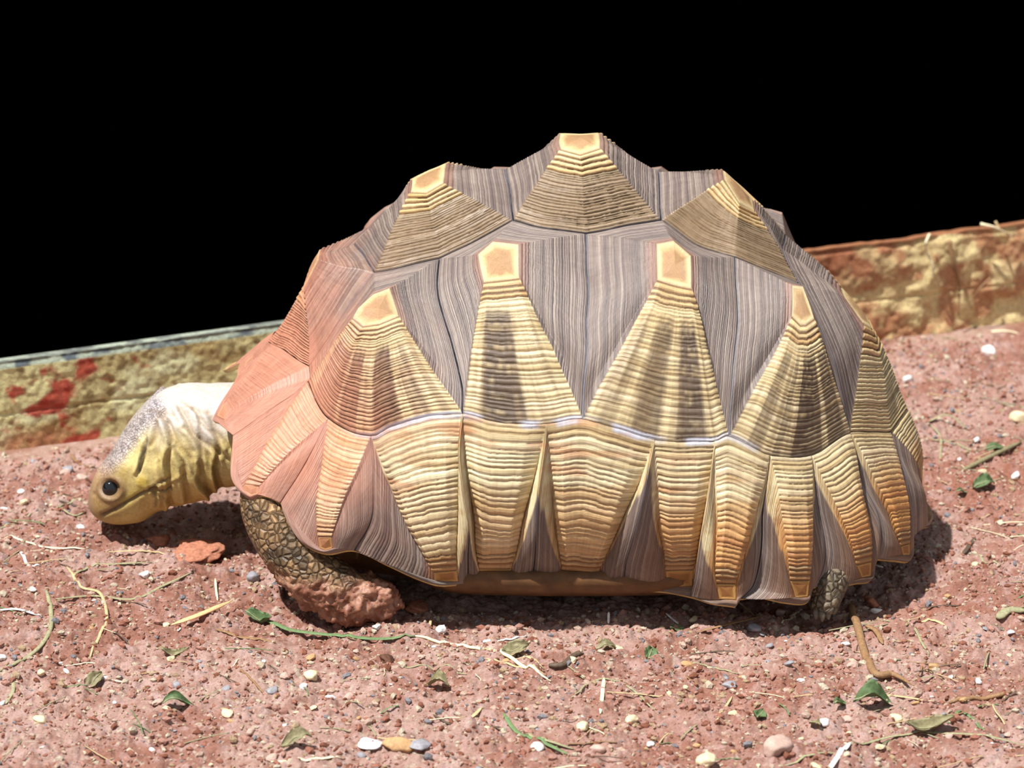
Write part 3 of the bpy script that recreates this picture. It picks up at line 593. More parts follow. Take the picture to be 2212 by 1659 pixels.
dirt = legm * ss(.034, .022, co[:, 2] + .010 * fbm(co[:, 0] * 120, co[:, 1] * 120, co[:, 2] * 120, 14, 3)) * ss(.1, .0, co[:, 0])
disp += dirt * .0022 * fbm(co[:, 0] * 420, co[:, 1] * 420, co[:, 2] * 420, 16, 3)
disp += dirt * .005 * fbm(co[:, 0] * 170, co[:, 1] * 170, co[:, 2] * 170, 15, 4)
# small claws-side notch for the nostril
disp -= .0012 * np.exp(-(np.hypot(px - 203, py - 1068) / 4) ** 2) * headm
co2 = co + no * disp[:, None]
# skin colours
c = np.tile(lin(206, 188, 124), (n, 1))
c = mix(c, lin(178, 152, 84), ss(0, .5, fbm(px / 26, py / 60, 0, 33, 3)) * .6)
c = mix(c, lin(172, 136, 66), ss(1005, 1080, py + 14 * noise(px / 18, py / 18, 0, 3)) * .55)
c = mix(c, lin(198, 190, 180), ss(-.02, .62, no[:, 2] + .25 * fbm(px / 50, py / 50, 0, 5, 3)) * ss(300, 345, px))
crown = ss(40, 8, segd(px, py, [(330, 880), (285, 930), (255, 975), (225, 1005)])) * headm
c = mix(c, mix(lin(184, 176, 182), lin(138, 130, 142), ss(.1, .5, noise(px / 8, py / 8, 0, 17))), crown * .8)
c = mix(c, lin(192, 156, 124), np.exp(-(np.hypot(px - 215, py - 1025) / 28) ** 2) * .8 * headm)
c = mix(c, lin(216, 206, 140), np.exp(-(np.hypot((px - 292) / 1.1, (py - 990)) / 17) ** 4) * .8 * headm)
c = mix(c, lin(206, 180, 84), np.exp(-(np.hypot(px - 308, py - 1040) / 13) ** 4) * headm)
c = mix(c, lin(200, 184, 88), np.exp(-(segd(px, py, [(262, 1086), (312, 1052)]) / 9) ** 2) * .7 * headm)
c = mix(c, lin(104, 74, 50), np.exp(-((ed_ - 24) / 13) ** 2) * .75 * side * headm)
c = mix(c, lin(84, 62, 44), np.exp(-(ed_ / 18) ** 4) * .9 * side * headm)
c = mix(c, lin(138, 116, 100), ss(212, 192, px) * headm * .8)
c = mix(c, lin(136, 106, 74), ss(70, 30, np.hypot(px - 215, py - 1075)) * headm * .55)
c = mix(c, lin(138, 104, 50), groove * .5); c = mix(c, lin(66, 48, 34), np.clip(mouth * .85, 0, 1))
c = mix(c, lin(92, 88, 84), np.exp(-(segd(px, py, [(320, 945), (316, 962), (304, 990), (300, 1016)]) / 3.2) ** 2) * .8 * side * headm)
lc = mix(lin(140, 118, 92), lin(98, 84, 66), ss(-.3, .3, fbm(co[:, 0] * 80, co[:, 1] * 80, co[:, 2] * 80, 24, 2)))
c = mix(c, lc, 1 - headm); c = mix(c, mix(lin(190, 138, 112), lin(150, 92, 68), ss(-.2, .3, fbm(co[:, 0] * 300, co[:, 1] * 300, co[:, 2] * 300, 19, 3))) * .72, np.clip(dirt * 1.0, 0, 1))
c = mix(c, lin(120, 114, 104), legm * ss(.15, .17, co[:, 0]))
vec = np.stack([(1 - headm) * (1 - dirt), crown, dirt], 1)
f4 = np.empty(len(em.loops), np.int32); em.loops.foreach_get('vertex_index', f4)
tot = np.empty(len(em.polygons), np.int32); em.polygons.foreach_get('loop_total', tot)
if (tot == 4).all(): faces = f4.reshape(-1, 4)
else: faces = [list(p.vertices) for p in em.polygons]
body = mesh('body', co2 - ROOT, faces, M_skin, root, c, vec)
# eyes, claws
def ball(r, sx=1, sy=1, sz=1, n=24):
    th = np.linspace(0, math.pi, n); ph = np.arange(n * 2) / (n * 2) * 2 * math.pi
    v = np.stack([np.outer(np.sin(th), np.cos(ph)) * sx, np.outer(np.sin(th), np.sin(ph)) * sy, np.outer(np.cos(th), np.ones(n * 2)) * sz], -1).reshape(-1, 3) * r
    return v, grid_faces(n, n * 2)[:, ::-1]
ec = P(240, 1056, -.0235)
# nearest skin point to the eye's centre line gives its depth
dd = np.hypot(px - 240, py - 1056) + (co[:, 1] > 0) * 1e3
eY = co2[np.argsort(dd)[:12], 1].mean()
for sgn in (1, -1):
    q = P(240, 1056, eY + .0012) * [1, sgn, 1]
    v, f = ball(.0058, 1, .75, 1); e_ = mesh('eye', v + q - ROOT, f, M_eye, root); e_['label'] = 'glossy black eye'
def claw(p, d, L, r):
    d = np.array(d, float); d /= np.linalg.norm(d); pts = [p - d * .003, p + d * L * .3, p + d * L * .7 - [0, 0, L * .08], p + d * L - [0, 0, L * .25]]
    v, f = tube(pts, [r, r, r * .7, r * .12], 12); return mesh('claw', v - ROOT, f, M_claw, root)
for k, (x_, y_) in enumerate([(1764, 1322), (1776, 1326), (1788, 1322)]):
    claw(P(x_, y_, -.143 + .002 * abs(k - 1)), (-.1 + .1 * k, -.35, -.9), .004, .0022)

# ---------------------------------------------------------------- litter on the soil
def plain(name, rgb, rough=.6, spec=.3, vary=.22, sc=500): return simple(name, rgb, rough, vary, sc, .3, spec)
MT = dict(green=plain('fresh_blade', (104, 126, 84)), dull=plain('faded_blade', (150, 146, 112)), straw=plain('straw', (194, 170, 128)), pale=plain('pale_straw', (226, 214, 178)),
 brown=plain('brown_stem', (140, 108, 76)), dark=plain('dark_twig', (92, 76, 62)), white=plain('white_fibre', (228, 226, 222)), peach=plain('peeled_sliver', (226, 176, 128)), leaf=plain('green_leaf', (88, 108, 70)), olive=plain('olive_leaf', (132, 124, 92)),
 root=plain('dry_root', (190, 156, 110)))
PM = dict(white=plain('white_stone', (226, 222, 220), .5, .5, .1), cream=plain('cream_stone', (214, 196, 160), .6, .4, .14), grey=plain('grey_stone', (146, 144, 148), .55, .4, .18), pink=plain('pink_stone', (190, 160, 146), .7, .3, .15), clod=plain('soil_clod', (168, 112, 88), .9, .2, .3), darkclod=plain('dark_soil_clod', (96, 66, 52), .9, .2, .3), tan=plain('tan_stone', (184, 146, 104), .7, .3, .2))
MM = MPP
def blade(name, pts, wpx, m, label, cat, group=None, flat=.3, lift=.6, lifts=None, taper=(.5, .35), onwall=None, n=10, parent=None):
    r = wpx * MM / 2
    if onwall is None: p3 = [GP(x, y, r * lift + (lifts[i] if lifts else 0)) for i, (x, y) in enumerate(pts)]
    else: p3 = [P(x, y, Y) for (x, y), Y in zip(pts, onwall)]
    pa = smoothpath(p3, 7) if len(p3) > 1 else np.array(p3)
    if onwall is None and not lifts:       # follow the soil
        for q in pa: q[2] = max(q[2], gh(q[0], q[1]) + r * lift * .5)
    k = np.linspace(0, 1, len(pa)); tp = np.minimum(1, np.minimum(taper[0] + k * 4, taper[1] + (1 - k) * 4))
    v, f = tube(pa, [(r * t_, max(r * t_ * flat, .00025)) for t_ in tp], n)
    c0 = np.array([pa[:, 0].mean(), pa[:, 1].mean(), pa[:, 2].min()])
    o = mesh(name, v - c0, f, MT[m], parent); o.location = c0
    return tag(o, label, cat, group) if label else o
def icolump(r, seed, sub=2, flat=.7, jag=.35):
    bm_ = bpy.data.meshes.new('tmp'); import bmesh
    b = bmesh.new(); bmesh.ops.create_icosphere(b, subdivisions=sub, radius=1); v = np.array([q.co[:] for q in b.verts]); f = np.array([[w_.index for w_ in q.verts] for q in b.faces]); b.free(); bpy.data.meshes.remove(bm_)
    d = 1 + jag * noise(v[:, 0] * 1.1 + seed * 9.1, v[:, 1] * 1.1, v[:, 2] * 1.1, seed) + jag * .35 * noise(v[:, 0] * 3, v[:, 1] * 3 + seed, v[:, 2] * 3, seed)
    rs = np.random.default_rng(seed)
    for _ in range(5):                      # broken faces
        a = rs.normal(size=3); a /= np.linalg.norm(a); t = (v * d[:, None]) @ a; cut = .62 + .2 * rs.random()
        d = np.where(t > cut, d * cut / np.maximum(t, 1e-6), d)
    v = v * d[:, None] * [1 + .3 * rs.random(), .8 + .2 * rs.random(), flat]
    return v * r, f
def pebble(px_, py_, size, m, label, name='pebble', cat='pebble', group=None, flat=.7, seed=None, sub=3, sink=.25, jag=.35):
    sd = seed or int(px_ * 7 + py_); r = size * MM / 2; v, f = icolump(r, sd, sub, flat, jag)
    p = GP(px_, py_ + size * .25); o = mesh(name, v, f, PM[m], None, smooth=sub > 2); o.location = (p[0], p[1], gh(p[0], p[1]) + r * flat * (1 - sink) * .6); o.rotation_euler = (0, 0, sd % 6)
    return tag(o, label, cat, group)
def leaf(px_, py_, L, Wd, rot, m, label, curl=.5, tilt=.3, group=None, name='leaf', cat='leaf', seed=0, rib=True):
    n1, n2 = 22, 13; s_ = np.linspace(0, 1, n1); t_ = np.linspace(-1, 1, n2)
    Sg, T = np.meshgrid(s_, t_, indexing='ij'); wd = np.sin(np.pi * Sg ** .8) ** .8 * Wd / 2 * (1 + .12 * noise(Sg * 12, T * 0, seed, 3))
    x = (Sg - .5) * L; y = T * wd; z = curl * Wd * .45 * (T ** 2) * np.sin(np.pi * Sg) + curl * L * .18 * np.sin(Sg * 5 + seed) + .12 * Wd * noise(Sg * 5, T * 3, seed, 5)
    top = np.stack([x, y, z], -1).reshape(-1, 3); th = .00025; bot = top - [0, 0, th]; nn_ = n1 * n2
    f = grid_faces(n1, n2, False); rim_ = [i * n2 for i in range(n1)] + [(n1 - 1) * n2 + j for j in range(1, n2)] + [i * n2 + n2 - 1 for i in range(n1 - 2, -1, -1)] + [j for j in range(n2 - 2, 0, -1)]
    ff = np.concatenate([f[:, ::-1], f + nn_, np.array([[rim_[k], rim_[(k + 1) % len(rim_)], rim_[(k + 1) % len(rim_)] + nn_, rim_[k] + nn_] for k in range(len(rim_))])])
    p = GP(px_, py_); v = np.concatenate([top, bot]) * MM; v[:, 2] -= v[:, 2].min()
    o = mesh(name, v, ff, MT[m]); o.location = (p[0], p[1], gh(p[0], p[1]) + .0004); o.rotation_euler = (tilt, 0, math.radians(rot))
    if rib:
        c_ = top.reshape(n1, n2, 3)[:, n2 // 2] * MM; c_[:, 2] += -min((np.concatenate([top, bot]) * MM)[:, 2]) + .0002
        rv, rf = tube(c_, [.0004 * (1.2 - k / n1) for k in range(n1)], 6); mesh('midrib', rv, rf, MT['dull'], o)
    return tag(o, label, cat, group)
# --- individual stalks, blades and twigs, each where the photo shows it
b = blade
g_ = b('grass_cutting', [(569,1336),(600,1350),(636,1361),(740,1374),(820,1380),(897,1382)], 13, 'green', 'long green grass blade with a pale dry stem, lying in front of the shell', 'grass blade', flat=.25)
st = b('stem', [(893,1382),(950,1389),(1020,1400),(1090,1422),(1130,1440),(1190,1465)], 9, 'pale', None, None, flat=.7)
st.location = Vector(st.location) - Vector(g_.location); st.parent = g_
b('wood_sliver', [(371,1362),(430,1330),(502,1297)], 15, 'peach', 'peach coloured flat wood sliver tilted up, left of the foreleg', 'wood sliver', flat=.4, lifts=[.0, .003, .006], taper=(.25, .2))
b('stalk', [(1838,1307),(1843,1335),(1850,1360),(1870,1417),(1893,1457),(1930,1462),(1974,1481)], 17, 'brown', 'thick bent brown stem below the rear of the shell', 'stem', flat=.8, taper=(.9, .15))
b('stalk', [(1870,1350),(1892,1368),(1907,1395)], 12, 'brown', 'short brown stem beside the thick bent stem', 'stem', flat=.6)
b('stalk', [(144,1220),(174,1267),(217,1287),(231,1337),(214,1377),(187,1434)], 7, 'straw', 'kinked tan stem zigzagging down at lower left', 'stem', flat=.7)
b('stalk', [(100,1274),(110,1317),(104,1371),(67,1414),(0,1451)], 10, 'dull', 'curved grey green stem reaching the left edge of the photo', 'stem', flat=.6)
b('straw', [(234,1192),(300,1190),(351,1193),(410,1203),(462,1220)], 6, 'straw', 'long pale straw just below the head shadow', 'straw')
b('straw', [(-8,1161),(100,1172),(184,1185)], 7, 'pale', 'pale green straw at the left edge below the head', 'straw')
b('straw', [(40,1195),(62,1207),(87,1222)], 7, 'white', 'short whitish straw under the pale straw at the left edge', 'straw')
b('grass_cutting', [(157,1240),(195,1224),(241,1217),(328,1217)], 8, 'dull', 'dull green blade arching below the head shadow', 'grass blade')
b('grass_cutting', [(120,1294),(200,1288),(288,1294),(348,1267),(415,1237)], 8, 'dull', 'grey green blade crossing the kinked tan stem', 'grass blade')
b('straw', [(-6,1318),(40,1316),(90,1314)], 8, 'white', 'bluish white straw touching the left edge', 'straw')
b('straw', [(465,1250),(467,1275),(470,1297)], 5, 'pale', 'thin pale straw standing behind the peach wood sliver', 'straw', lifts=[.004,.002,0])
b('twig', [(512,1441),(545,1470),(572,1501)], 5, 'brown', 'thin brown twig slanting down left of the grey stones', 'twig', flat=.8)
b('bark_strip', [(468,1367),(522,1377),(595,1398)], 10, 'brown', 'flat brown bark strip right of the peach wood sliver', 'bark strip', flat=.3)
b('straw', [(191,1464),(230,1468),(271,1473)], 5, 'pale', 'short pale straw below the kinked tan stem', 'straw')
b('straw', [(585,1645),(660,1637),(740,1632)], 8, 'pale', 'pale green straw at the bottom edge, left of centre', 'straw')
b('straw', [(12,1520),(28,1490),(26,1455)], 8, 'dull', 'curved dull stalk near the left edge, low down', 'stalk')
b('straw', [(1041,1404),(1110,1425),(1175,1447)], 7, 'straw', 'upper yellow straw lying along the pale stem end', 'straw')
b('straw', [(1050,1418),(1115,1440),(1180,1462)], 7, 'straw', 'lower yellow straw of the bundle by the dark twig', 'straw')
b('twig', [(1185,1437),(1215,1432),(1240,1418),(1260,1412)], 14, 'dark', 'thick dark twig right of the yellow straws', 'twig', flat=.8)
b('grass_cutting', [(1088,1541),(1105,1568),(1128,1588),(1180,1610),(1228,1631)], 10, 'green', 'curved green blade near the bottom, right of centre', 'grass blade')
b('grass_cutting', [(1130,1582),(1180,1598),(1240,1618)], 7, 'dull', 'faded blade lying over the curved green blade', 'grass blade')
b('grass_cutting', [(1235,1507),(1295,1467),(1359,1484),(1422,1544)], 5, 'dull', 'thin arched green stalk around the upright pale straw', 'grass blade')
b('straw', [(1305,1461),(1301,1500),(1297,1541)], 8, 'pale', 'upright pale straw under the arched green stalk', 'straw', lifts=[.003,.001,0])
b('straw', [(1310,1495),(1400,1503),(1480,1518)], 4, 'straw', 'thin orange straw running right of the upright pale straw', 'straw')
b('straw', [(874,1441),(940,1449),(1008,1457)], 6, 'dull', 'faint green straw below the pale stem', 'straw')
b('straw', [(998,1554),(1020,1541),(1041,1528)], 8, 'straw', 'short tan straw pointing up right, left of the curved green blade', 'straw')
b('twig', [(937,1544),(956,1556),(974,1564)], 6, 'dark', 'short dark twig left of the tan straw', 'twig')
b('bark_strip', [(1041,1573),(1065,1571),(1088,1562)], 8, 'dark', 'dark curled bark strip above the curved green blade', 'bark strip')
b('straw', [(1075,1384),(1105,1376),(1138,1374)], 7, 'white', 'white straw in front of the middle of the shell', 'straw')
b('straw', [(1315,1322),(1314,1347)], 5, 'white', 'white straw standing at the shadow edge under the shell', 'straw', lifts=[.005,0])
b('straw', [(1439,1325),(1466,1347)], 6, 'white', 'white straw leaning at the shadow edge, right of the standing one', 'straw', lifts=[.003,0])
b('straw', [(931,1334),(922,1370)], 6, 'straw', 'tan straw standing at the front end of the shell shadow', 'straw', lifts=[.004,0])
b('grass_cutting', [(1894,1337),(1967,1360),(1990,1385),(2007,1414)], 6, 'dull', 'bent green blade right of the thick bent stem', 'grass blade')
b('straw', [(1833,1514),(1940,1504),(2021,1521)], 7, 'straw', 'golden straw above the curled green leaf', 'straw')
b('grass_cutting', [(1686,1655),(1807,1615),(1940,1588),(2108,1591),(2220,1610)], 7, 'dull', 'long arched green stalk across the lower right corner', 'grass blade')
b('straw', [(1790,1664),(1812,1630),(1837,1605)], 11, 'white', 'white stalk rising from the bottom edge', 'stalk')
b('twig', [(2051,1514),(2120,1510),(2185,1498)], 11, 'brown', 'brown twig near the right edge, low down', 'twig', flat=.8)
b('grass_cutting', [(2047,1561),(2084,1541),(2131,1585)], 7, 'green', 'small arched green blade under the brown twig', 'grass blade')
b('straw', [(1475,1431),(1530,1440),(1596,1454)], 6, 'dull', 'pale green straw below the rear part of the shell', 'straw')
b('straw', [(1592,1297),(1610,1312),(1629,1329)], 5, 'straw', 'thin straw leaning on the shell tip', 'straw', lifts=[.004,.002,0])
b('straw', [(1505,1367),(1575,1348),(1646,1330)], 7, 'brown', 'brown straw along the shell shadow', 'straw')
b('straw', [(1689,1347),(1710,1333),(1730,1320)], 6, 'pale', 'pale straw left of the hind foot', 'straw')
b('bark_strip', [(2155,1330),(2180,1318),(2216,1320)], 22, 'dull', 'olive grey bark chip at the right edge', 'bark chip', flat=.5)
b('straw', [(1991,1334),(2015,1340),(2041,1350)], 8, 'peach', 'tan sliver right of the shell shadow', 'wood sliver')
b('straw', [(1549,1554),(1565,1530),(1582,1504)], 5, 'straw', 'thin straw left of the small green leaf', 'straw')
b('grass_cutting', [(2004,911),(2047,903),(2090,927)], 8, 'dull', 'arched green blade behind the rear of the shell', 'grass blade', lifts=[0,.006,0])
b('grass_cutting', [(1998,943),(2060,960),(2112,976)], 7, 'dull', 'straight green blade just under the arched one behind the rear', 'grass blade')
b('grass_cutting', [(2010,925),(2032,950),(2030,1000)], 6, 'dull', 'drooping green blade of the tuft behind the rear', 'grass blade')
b('twig', [(2080,1016),(2140,985),(2206,954)], 13, 'olive', 'olive twig slanting up to the right edge', 'twig', flat=.7)
b('twig', [(1987,716),(2030,726),(2069,734)], 7, 'olive', 'thin olive twig at the foot of the board', 'twig')
b('straw', [(2112,720),(2170,716),(2214,722)], 10, 'pale', 'pale stalk at the foot of the board, right edge', 'stalk')
b('twig', [(2080,1196),(2092,1178),(2107,1158)], 10, 'dark', 'short dark twig right of the shell shadow', 'twig')
b('straw', [(2096,1192),(2128,1208),(2161,1217)], 7, 'dull', 'green straw below the short dark twig', 'straw')
b('straw', [(2090,835),(2172,835)], 6, 'brown', 'thin brown stick behind the rear tuft', 'twig')
b('twig', [(127,1082),(160,1092),(205,1104)], 9, 'dark', 'dark twig in front of the snout', 'twig')
b('twig', [(120,1100),(150,1088),(186,1076)], 6, 'dull', 'grey stalk crossing the dark twig by the snout', 'twig')
b('straw', [(185,1108),(160,1108),(130,1096)], 5, 'dull', 'short stalk under the dark twig by the snout', 'straw')
b('twig', [(152,985),(170,1000),(198,1010)], 7, 'brown', 'small brown twig left of the forehead', 'twig')
b('straw', [(139,972),(160,962),(178,955)], 6, 'dull', 'short faded stalk left of the crown', 'straw')
b('grass_cutting', [(-5,1140),(30,1128),(70,1108)], 6, 'dull', 'faded blade at the left edge beside the snout', 'grass blade')
b('straw', [(1887,1226),(1908,1222)], 7, 'white', 'white fleck of straw under the rear rim', 'straw', lifts=[.012,.012])
# --- stones
pb = pebble
for a in [(314,1239,26,'white','bright white stone below the head shadow'),(70,1270,17,'white','small white stone left of the curved grey green stem'),(548,1245,32,'grey','blue grey stone beside the foreleg'),(492,1538,24,'cream','cream stone right of the small green leaf'),
 (542,1580,22,'pink','pinkish stone near the bottom left'),(90,1454,19,'cream','cream stone under the kinked tan stem'),(87,1551,25,'cream','square cream stone near the lower left corner'),(569,1428,14,'white','tiny white stone below the bark strip'),
 (672,1458,30,'cream','flat pale stone right of the tiny white stone'),(381,1478,21,'grey','grey stone above the small green leaf'),(589,1488,26,'grey','blue grey stone at the end of the thin brown twig'),(3,1418,18,'white','white stone cut by the left edge'),
 (814,1360,18,'white','white stone just above the long green blade'),(954,1357,26,'white','white stone above the pale stem'),(753,1504,26,'pink','grey pink stone in the middle foreground'),(1161,1613,27,'white','white stone on the curved green blade'),
 (1292,1615,26,'pink','rounded pale stone near the bottom, right of centre'),(1258,1569,28,'cream','yellowish stone right of the curved green blade'),(1366,1554,24,'cream','cream stone under the arched green stalk'),(1406,1603,18,'white','small upright white stone near the bottom'),
 (1676,1610,64,'pink','large pale pink stone in the lower right foreground'),(1529,1638,40,'cream','cream stone left of the large pale pink stone'),(1626,1352,30,'grey','grey stone in front of the shell tip'),(1502,1334,26,'cream','cream stone at the edge of the shell shadow'),
 (1893,1317,18,'white','white stone right of the hind foot'),(1686,1320,26,'pink','pinkish grey stone left of the hind foot'),(2014,1454,24,'tan','yellow tan stone at lower right'),(1827,1389,15,'white','bright white stone left of the thick bent stem'),
 (1783,1558,24,'white','white stone left of the curled green leaf'),(1934,1548,30,'cream','cream stone right under the curled green leaf'),(1576,1478,24,'grey','grey stone above the thin straw at lower right'),(2054,1461,11,'white','tiny bright stone right of the yellow tan stone'),
 (2134,754,44,'white','white chips of stone by the board at right'),(1960,816,30,'white','white stone beside the rear of the shell'),(2199,900,46,'cream','cream stone at the right edge'),(148,1013,32,'grey','dark blue grey stone left of the forehead'),
 (72,995,15,'grey','small grey stone left of the dark blue grey one'),(142,939,16,'white','white stone at the foot of the board, left'),(174,1133,19,'white','bright white stone below the snout'),(52,1083,20,'cream','cream stone near the left edge, level with the mouth'),
 (9,1098,14,'white','white stone at the left edge, level with the mouth'),(2193,1030,22,'white','white stone near the right edge below the olive twig'),(1902,975,0,'',''),(300,1240,0,'','')]:
    if a[2]: pb(*a[:3], a[3], a[4])
pb(837,1421,32,'darkclod','dark brown clod left of the pale stem','soil_clod','clod',jag=.5); pb(864,1605,52,'tan','tan clod near the bottom, left of centre','soil_clod','clod')
pb(440,1168,105,'clod','wide reddish clod half in the head shadow','soil_clod','clod',flat=.32,jag=.6,sub=4); pb(345,1158,50,'clod','small reddish clod beside the wide one under the head','soil_clod','clod',flat=.5,jag=.6,sub=4)
pb(178,1030,26,'pink','pale clod touching the forehead side','soil_clod','clod'); pb(900,1303,58,'clod','red clod at the end of the foreleg','soil_clod','clod',flat=.5,jag=.6,sub=4); pb(1880,1296,34,'clod','red clod right of the hind foot','soil_clod','clod',jag=.6)
pb(800,1603,48,'white','triangular whitish flake near the bottom','stone_flake','stone flake',flat=.25,jag=.5)
pb(905,1600,44,'grey','blue grey flake right of the tan clod','stone_flake','stone flake',flat=.25,jag=.5)
# --- leaves
lf = leaf
lf(385,1527,60,22,8,'leaf','small curled green leaf at lower left',1.); lf(562,1345,62,30,-25,'leaf','crumpled green leaf behind the long green blade',1.1,seed=2); lf(1111,1408,58,36,20,'olive','grey green leaf behind the yellow straws',.6,.5,seed=3)
lf(1402,1415,48,28,80,'leaf','pointed dark green leaf in front of the shell',.4,.4,seed=4); lf(947,1486,46,30,-15,'olive','folded olive leaf in the middle foreground',1.2,seed=5); lf(1887,1530,84,38,4,'leaf','large curled green leaf at lower right',1.1,seed=6)
lf(1813,1530,32,20,30,'leaf','small dark leaf left of the large curled one',1.,seed=7); lf(1639,1550,42,28,70,'leaf','small green leaf between the thin straw and the white stone',.5,seed=8); lf(2007,1582,92,34,6,'olive','dark olive leaf under the long arched stalk',.9,seed=9)
lf(1763,1570,36,20,-60,'olive','narrow olive leaf left of the white stone',.9,seed=10); lf(2123,1060,54,34,15,'leaf','dark green leaf near the right edge behind the tortoise',.8,.4,seed=11); lf(2150,974,54,26,10,'leaf','green leaf under the olive twig',.5,.4,seed=12)
lf(2076,1076,30,14,20,'leaf','tiny dark leaf beside the dark green leaf at right',.8,seed=13); lf(1462,1358,30,18,10,'leaf','bright green leaf bit right of the standing white straw',.5,seed=14); lf(380,1418,56,18,5,'olive','crumpled olive leaf left of the bark strip',1.,seed=15)
lf(200,1478,50,30,60,'olive','grey olive leaf under the kinked tan stem',.8,seed=16); lf(640,1610,60,30,20,'olive','crumpled grey green leaf near the bottom, left of centre',.9,seed=17); lf(1310,1400,44,22,10,'olive','tan olive leaf bit in front of the middle of the shell',.7,seed=18)
# --- roots and stalks on the board
A_, B_, DX_, NR_ = WALL
def wp(x, y, off=.004):                   # photo measurement -> point just before the board's face
    d = P(x, y, 1.) - CAM; t = ((A_ + NR_ * off - CAM) @ NR_) / (d @ NR_); return CAM + d * t
def wallroot(pts, wpx, m, label, cat='root'):
    pa = smoothpath([wp(x, y, .003 + .004 * (i % 2)) for i, (x, y) in enumerate(pts)], 7); k = np.linspace(0, 1, len(pa))
    v, f = tube(pa, [wpx * MM / 2 * 1.15 * (1 - .6 * q) for q in k], 8); c0 = pa[0]; o = mesh('dry_root', v - c0, f, MT[m]); o.location = c0; tag(o, label, cat)
wallroot([(2008,506),(2000,525),(2002,545),(2016,575),(2014,604)], 7, 'pale', 'pale forked root hanging down the board, right of the shell')
wallroot([(2050,520),(2060,570),(2072,620),(2070,680)], 10, 'brown', 'brown root running down the board to the soil')
wallroot([(2118,484),(2150,492),(2190,512)], 8, 'pale', 'pale stalk lying along the top of the board near the right edge')
wallroot([(2150,478),(2165,500),(2205,508)], 6, 'straw', 'thin straw tangled at the top right of the board')
wallroot([(2140,600),(2115,625),(2096,655)], 6, 'brown', 'thin brown root slanting down the board at right')
# --- many small alike pieces
zone = lambda: (random.uniform(-.36, .37), random.uniform(-.36, .34))
def free(x, y, m=.0):
    if ((x - .045) / (.25 + m)) ** 2 + (y / (.155 + m)) ** 2 < 1: return False
    if -.29 < x < -.15 and abs(y) < .05: return False
    if -.2 < x < -.02 and -.16 < y < 0: return False
    return (x - A_[0]) * -DX_[1] + (y - A_[1]) * DX_[0] < -.006
protos = {}
for i, (m, nm) in enumerate([('white', 'w'), ('cream', 'c'), ('cream', 'c2'), ('grey', 'g'), ('pink', 'p'), ('tan', 't'), ('white', 'w2')]):
    v, f = icolump(1, 900 + i, 2, .7, .4); o = mesh('pebble', v, f, PM[m], smooth=False); protos[i] = o
cnt = 0; used = set()
while cnt < 260:
    x, y = zone()
    if cnt % 3 == 0: y = random.uniform(-.36, -.15)
    if not free(x, y): continue
    i = random.randrange(7); src = protos[i]
    o = src if i not in used else src.copy()
    if i in used: COL.objects.link(o)
    used.add(i)
    r = random.choice([.0011, .0014, .0018, .0022, .003]) ; o.scale = (r * random.uniform(.8, 1.3), r, r * random.uniform(.6, 1)); o.rotation_euler = (random.uniform(-.4, .4), random.uniform(-.4, .4), random.uniform(0, 6.28))
    o.location = (x, y, gh(x, y) + r * .25); kn = ['white', 'cream', 'cream', 'grey', 'pinkish', 'tan', 'white'][i]; tag(o, 'tiny %s pebble scattered loose on the red soil' % kn, 'pebble', 'tiny %s pebbles scattered over the soil' % kn); cnt += 1
sp = []
for i, m in enumerate(['straw', 'pale', 'dull', 'brown', 'dull', 'green', 'straw', 'dark']):
    L = .5; pts = smoothpath([(-L, 0, 0), (-.15, .06 * (i % 3 - 1), .02), (.2, .05 * (i % 2), .03), (L, -.04 * (i % 3), 0)], 4)
    v, f = tube(pts, [(.048, .018)] * len(pts), 6); sp.append(mesh('straw', v, f, MT[m]))
used = set(); cnt = 0
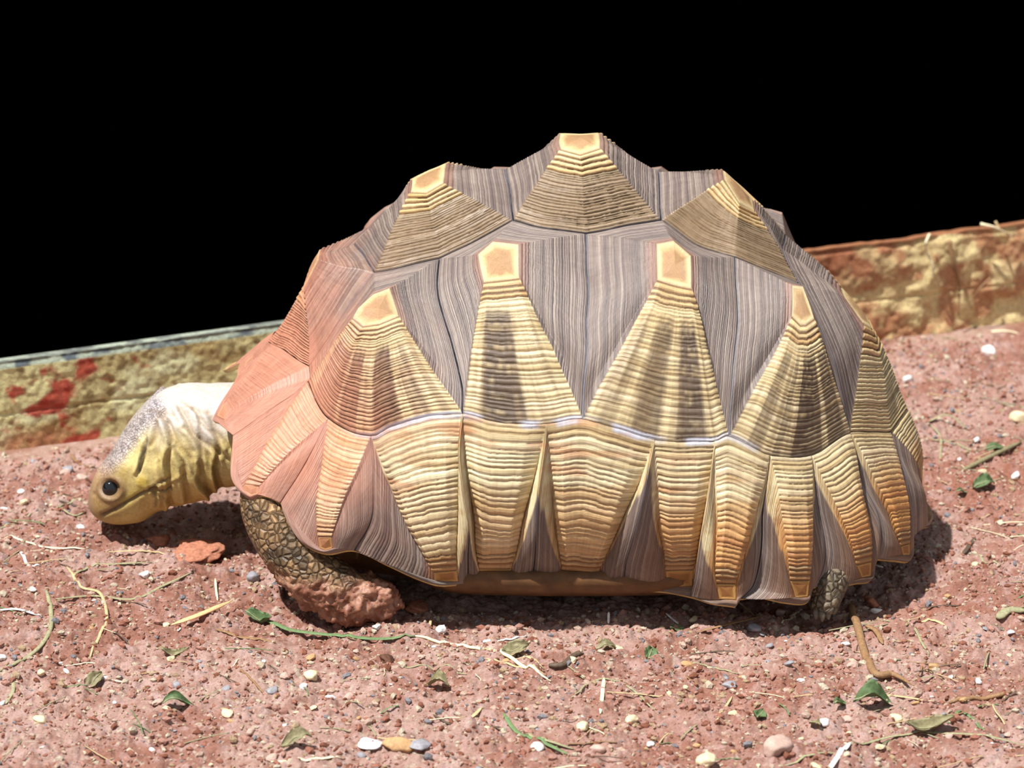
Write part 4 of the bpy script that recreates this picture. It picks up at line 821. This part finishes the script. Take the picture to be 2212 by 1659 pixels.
while cnt < 280:
    x, y = zone()
    if cnt % 4 == 0: x = random.uniform(.2, .37)
    if not free(x, y, .01): continue
    i = random.randrange(8); o = sp[i] if i not in used else sp[i].copy()
    if i in used: COL.objects.link(o)
    used.add(i); L = random.choice([.008, .012, .018, .028]); a = random.gauss(0, .7)
    o.scale = (L, L * random.uniform(.5, 1.1) * min(1, .013 / L), L * .5); za, zb = gh(x - L / 2 * math.cos(a), y - L / 2 * math.sin(a)), gh(x + L / 2 * math.cos(a), y + L / 2 * math.sin(a))
    o.rotation_euler = (0, -math.atan2(zb - za, L), a); o.location = (x, y, max((za + zb) / 2, gh(x, y)) + .0003); kn = ['yellow', 'pale', 'faded', 'brown', 'faded', 'green', 'yellow', 'dark'][i]; tag(o, 'tiny loose %s straw bit strewn on the red soil' % kn, 'straw', 'tiny %s straw bits strewn over the soil' % kn); cnt += 1
def grit(N=30000):
    v0, f0 = icolump(1, 5, 1, .8, .3); r = np.random.default_rng(3); X = r.uniform(-.37, .38, N * 2); Y = r.uniform(-.37, .42, N * 2)
    sd = (X - A_[0]) * -DX_[1] + (Y - A_[1]) * DX_[0]; k = (sd < -.003) & (((X - .045) / .2) ** 2 + (Y / .11) ** 2 > 1); X, Y = X[k][:N], Y[k][:N]; N = len(X)
    R_ = np.exp(np.minimum(r.normal(-7.1, .5, N), -5.9)); Z = hgt(X, Y) + R_ * .2; a = r.uniform(0, 6.28, N); ca, sa = np.cos(a), np.sin(a)
    vx = v0[None, :, 0] * ca[:, None] - v0[None, :, 1] * sa[:, None]; vy = v0[None, :, 0] * sa[:, None] + v0[None, :, 1] * ca[:, None]
    jit = 1 + .3 * r.random((N, len(v0)))
    V = np.stack([X[:, None] + vx * R_[:, None] * jit, Y[:, None] + vy * R_[:, None] * jit, Z[:, None] + v0[None, :, 2] * R_[:, None] * jit], -1).reshape(-1, 3)
    Fc = (f0[None] + (np.arange(N) * len(v0))[:, None, None]).reshape(-1, 3)
    pal = np.array([lin(200, 150, 130), lin(180, 122, 98), lin(150, 96, 72), lin(216, 184, 160), lin(224, 206, 176), lin(196, 168, 130), lin(150, 146, 146)])
    cc = pal[r.choice(7, N, p=[.26, .20, .12, .14, .12, .10, .06])] * [.78, .79, .84]
    tag(mesh('soil_crumbs', V, Fc, M_soil, None, np.repeat(cc, len(v0), 0), smooth=False), 'fine reddish grit and crumbs covering the soil', 'grit', kind='stuff')
grit()
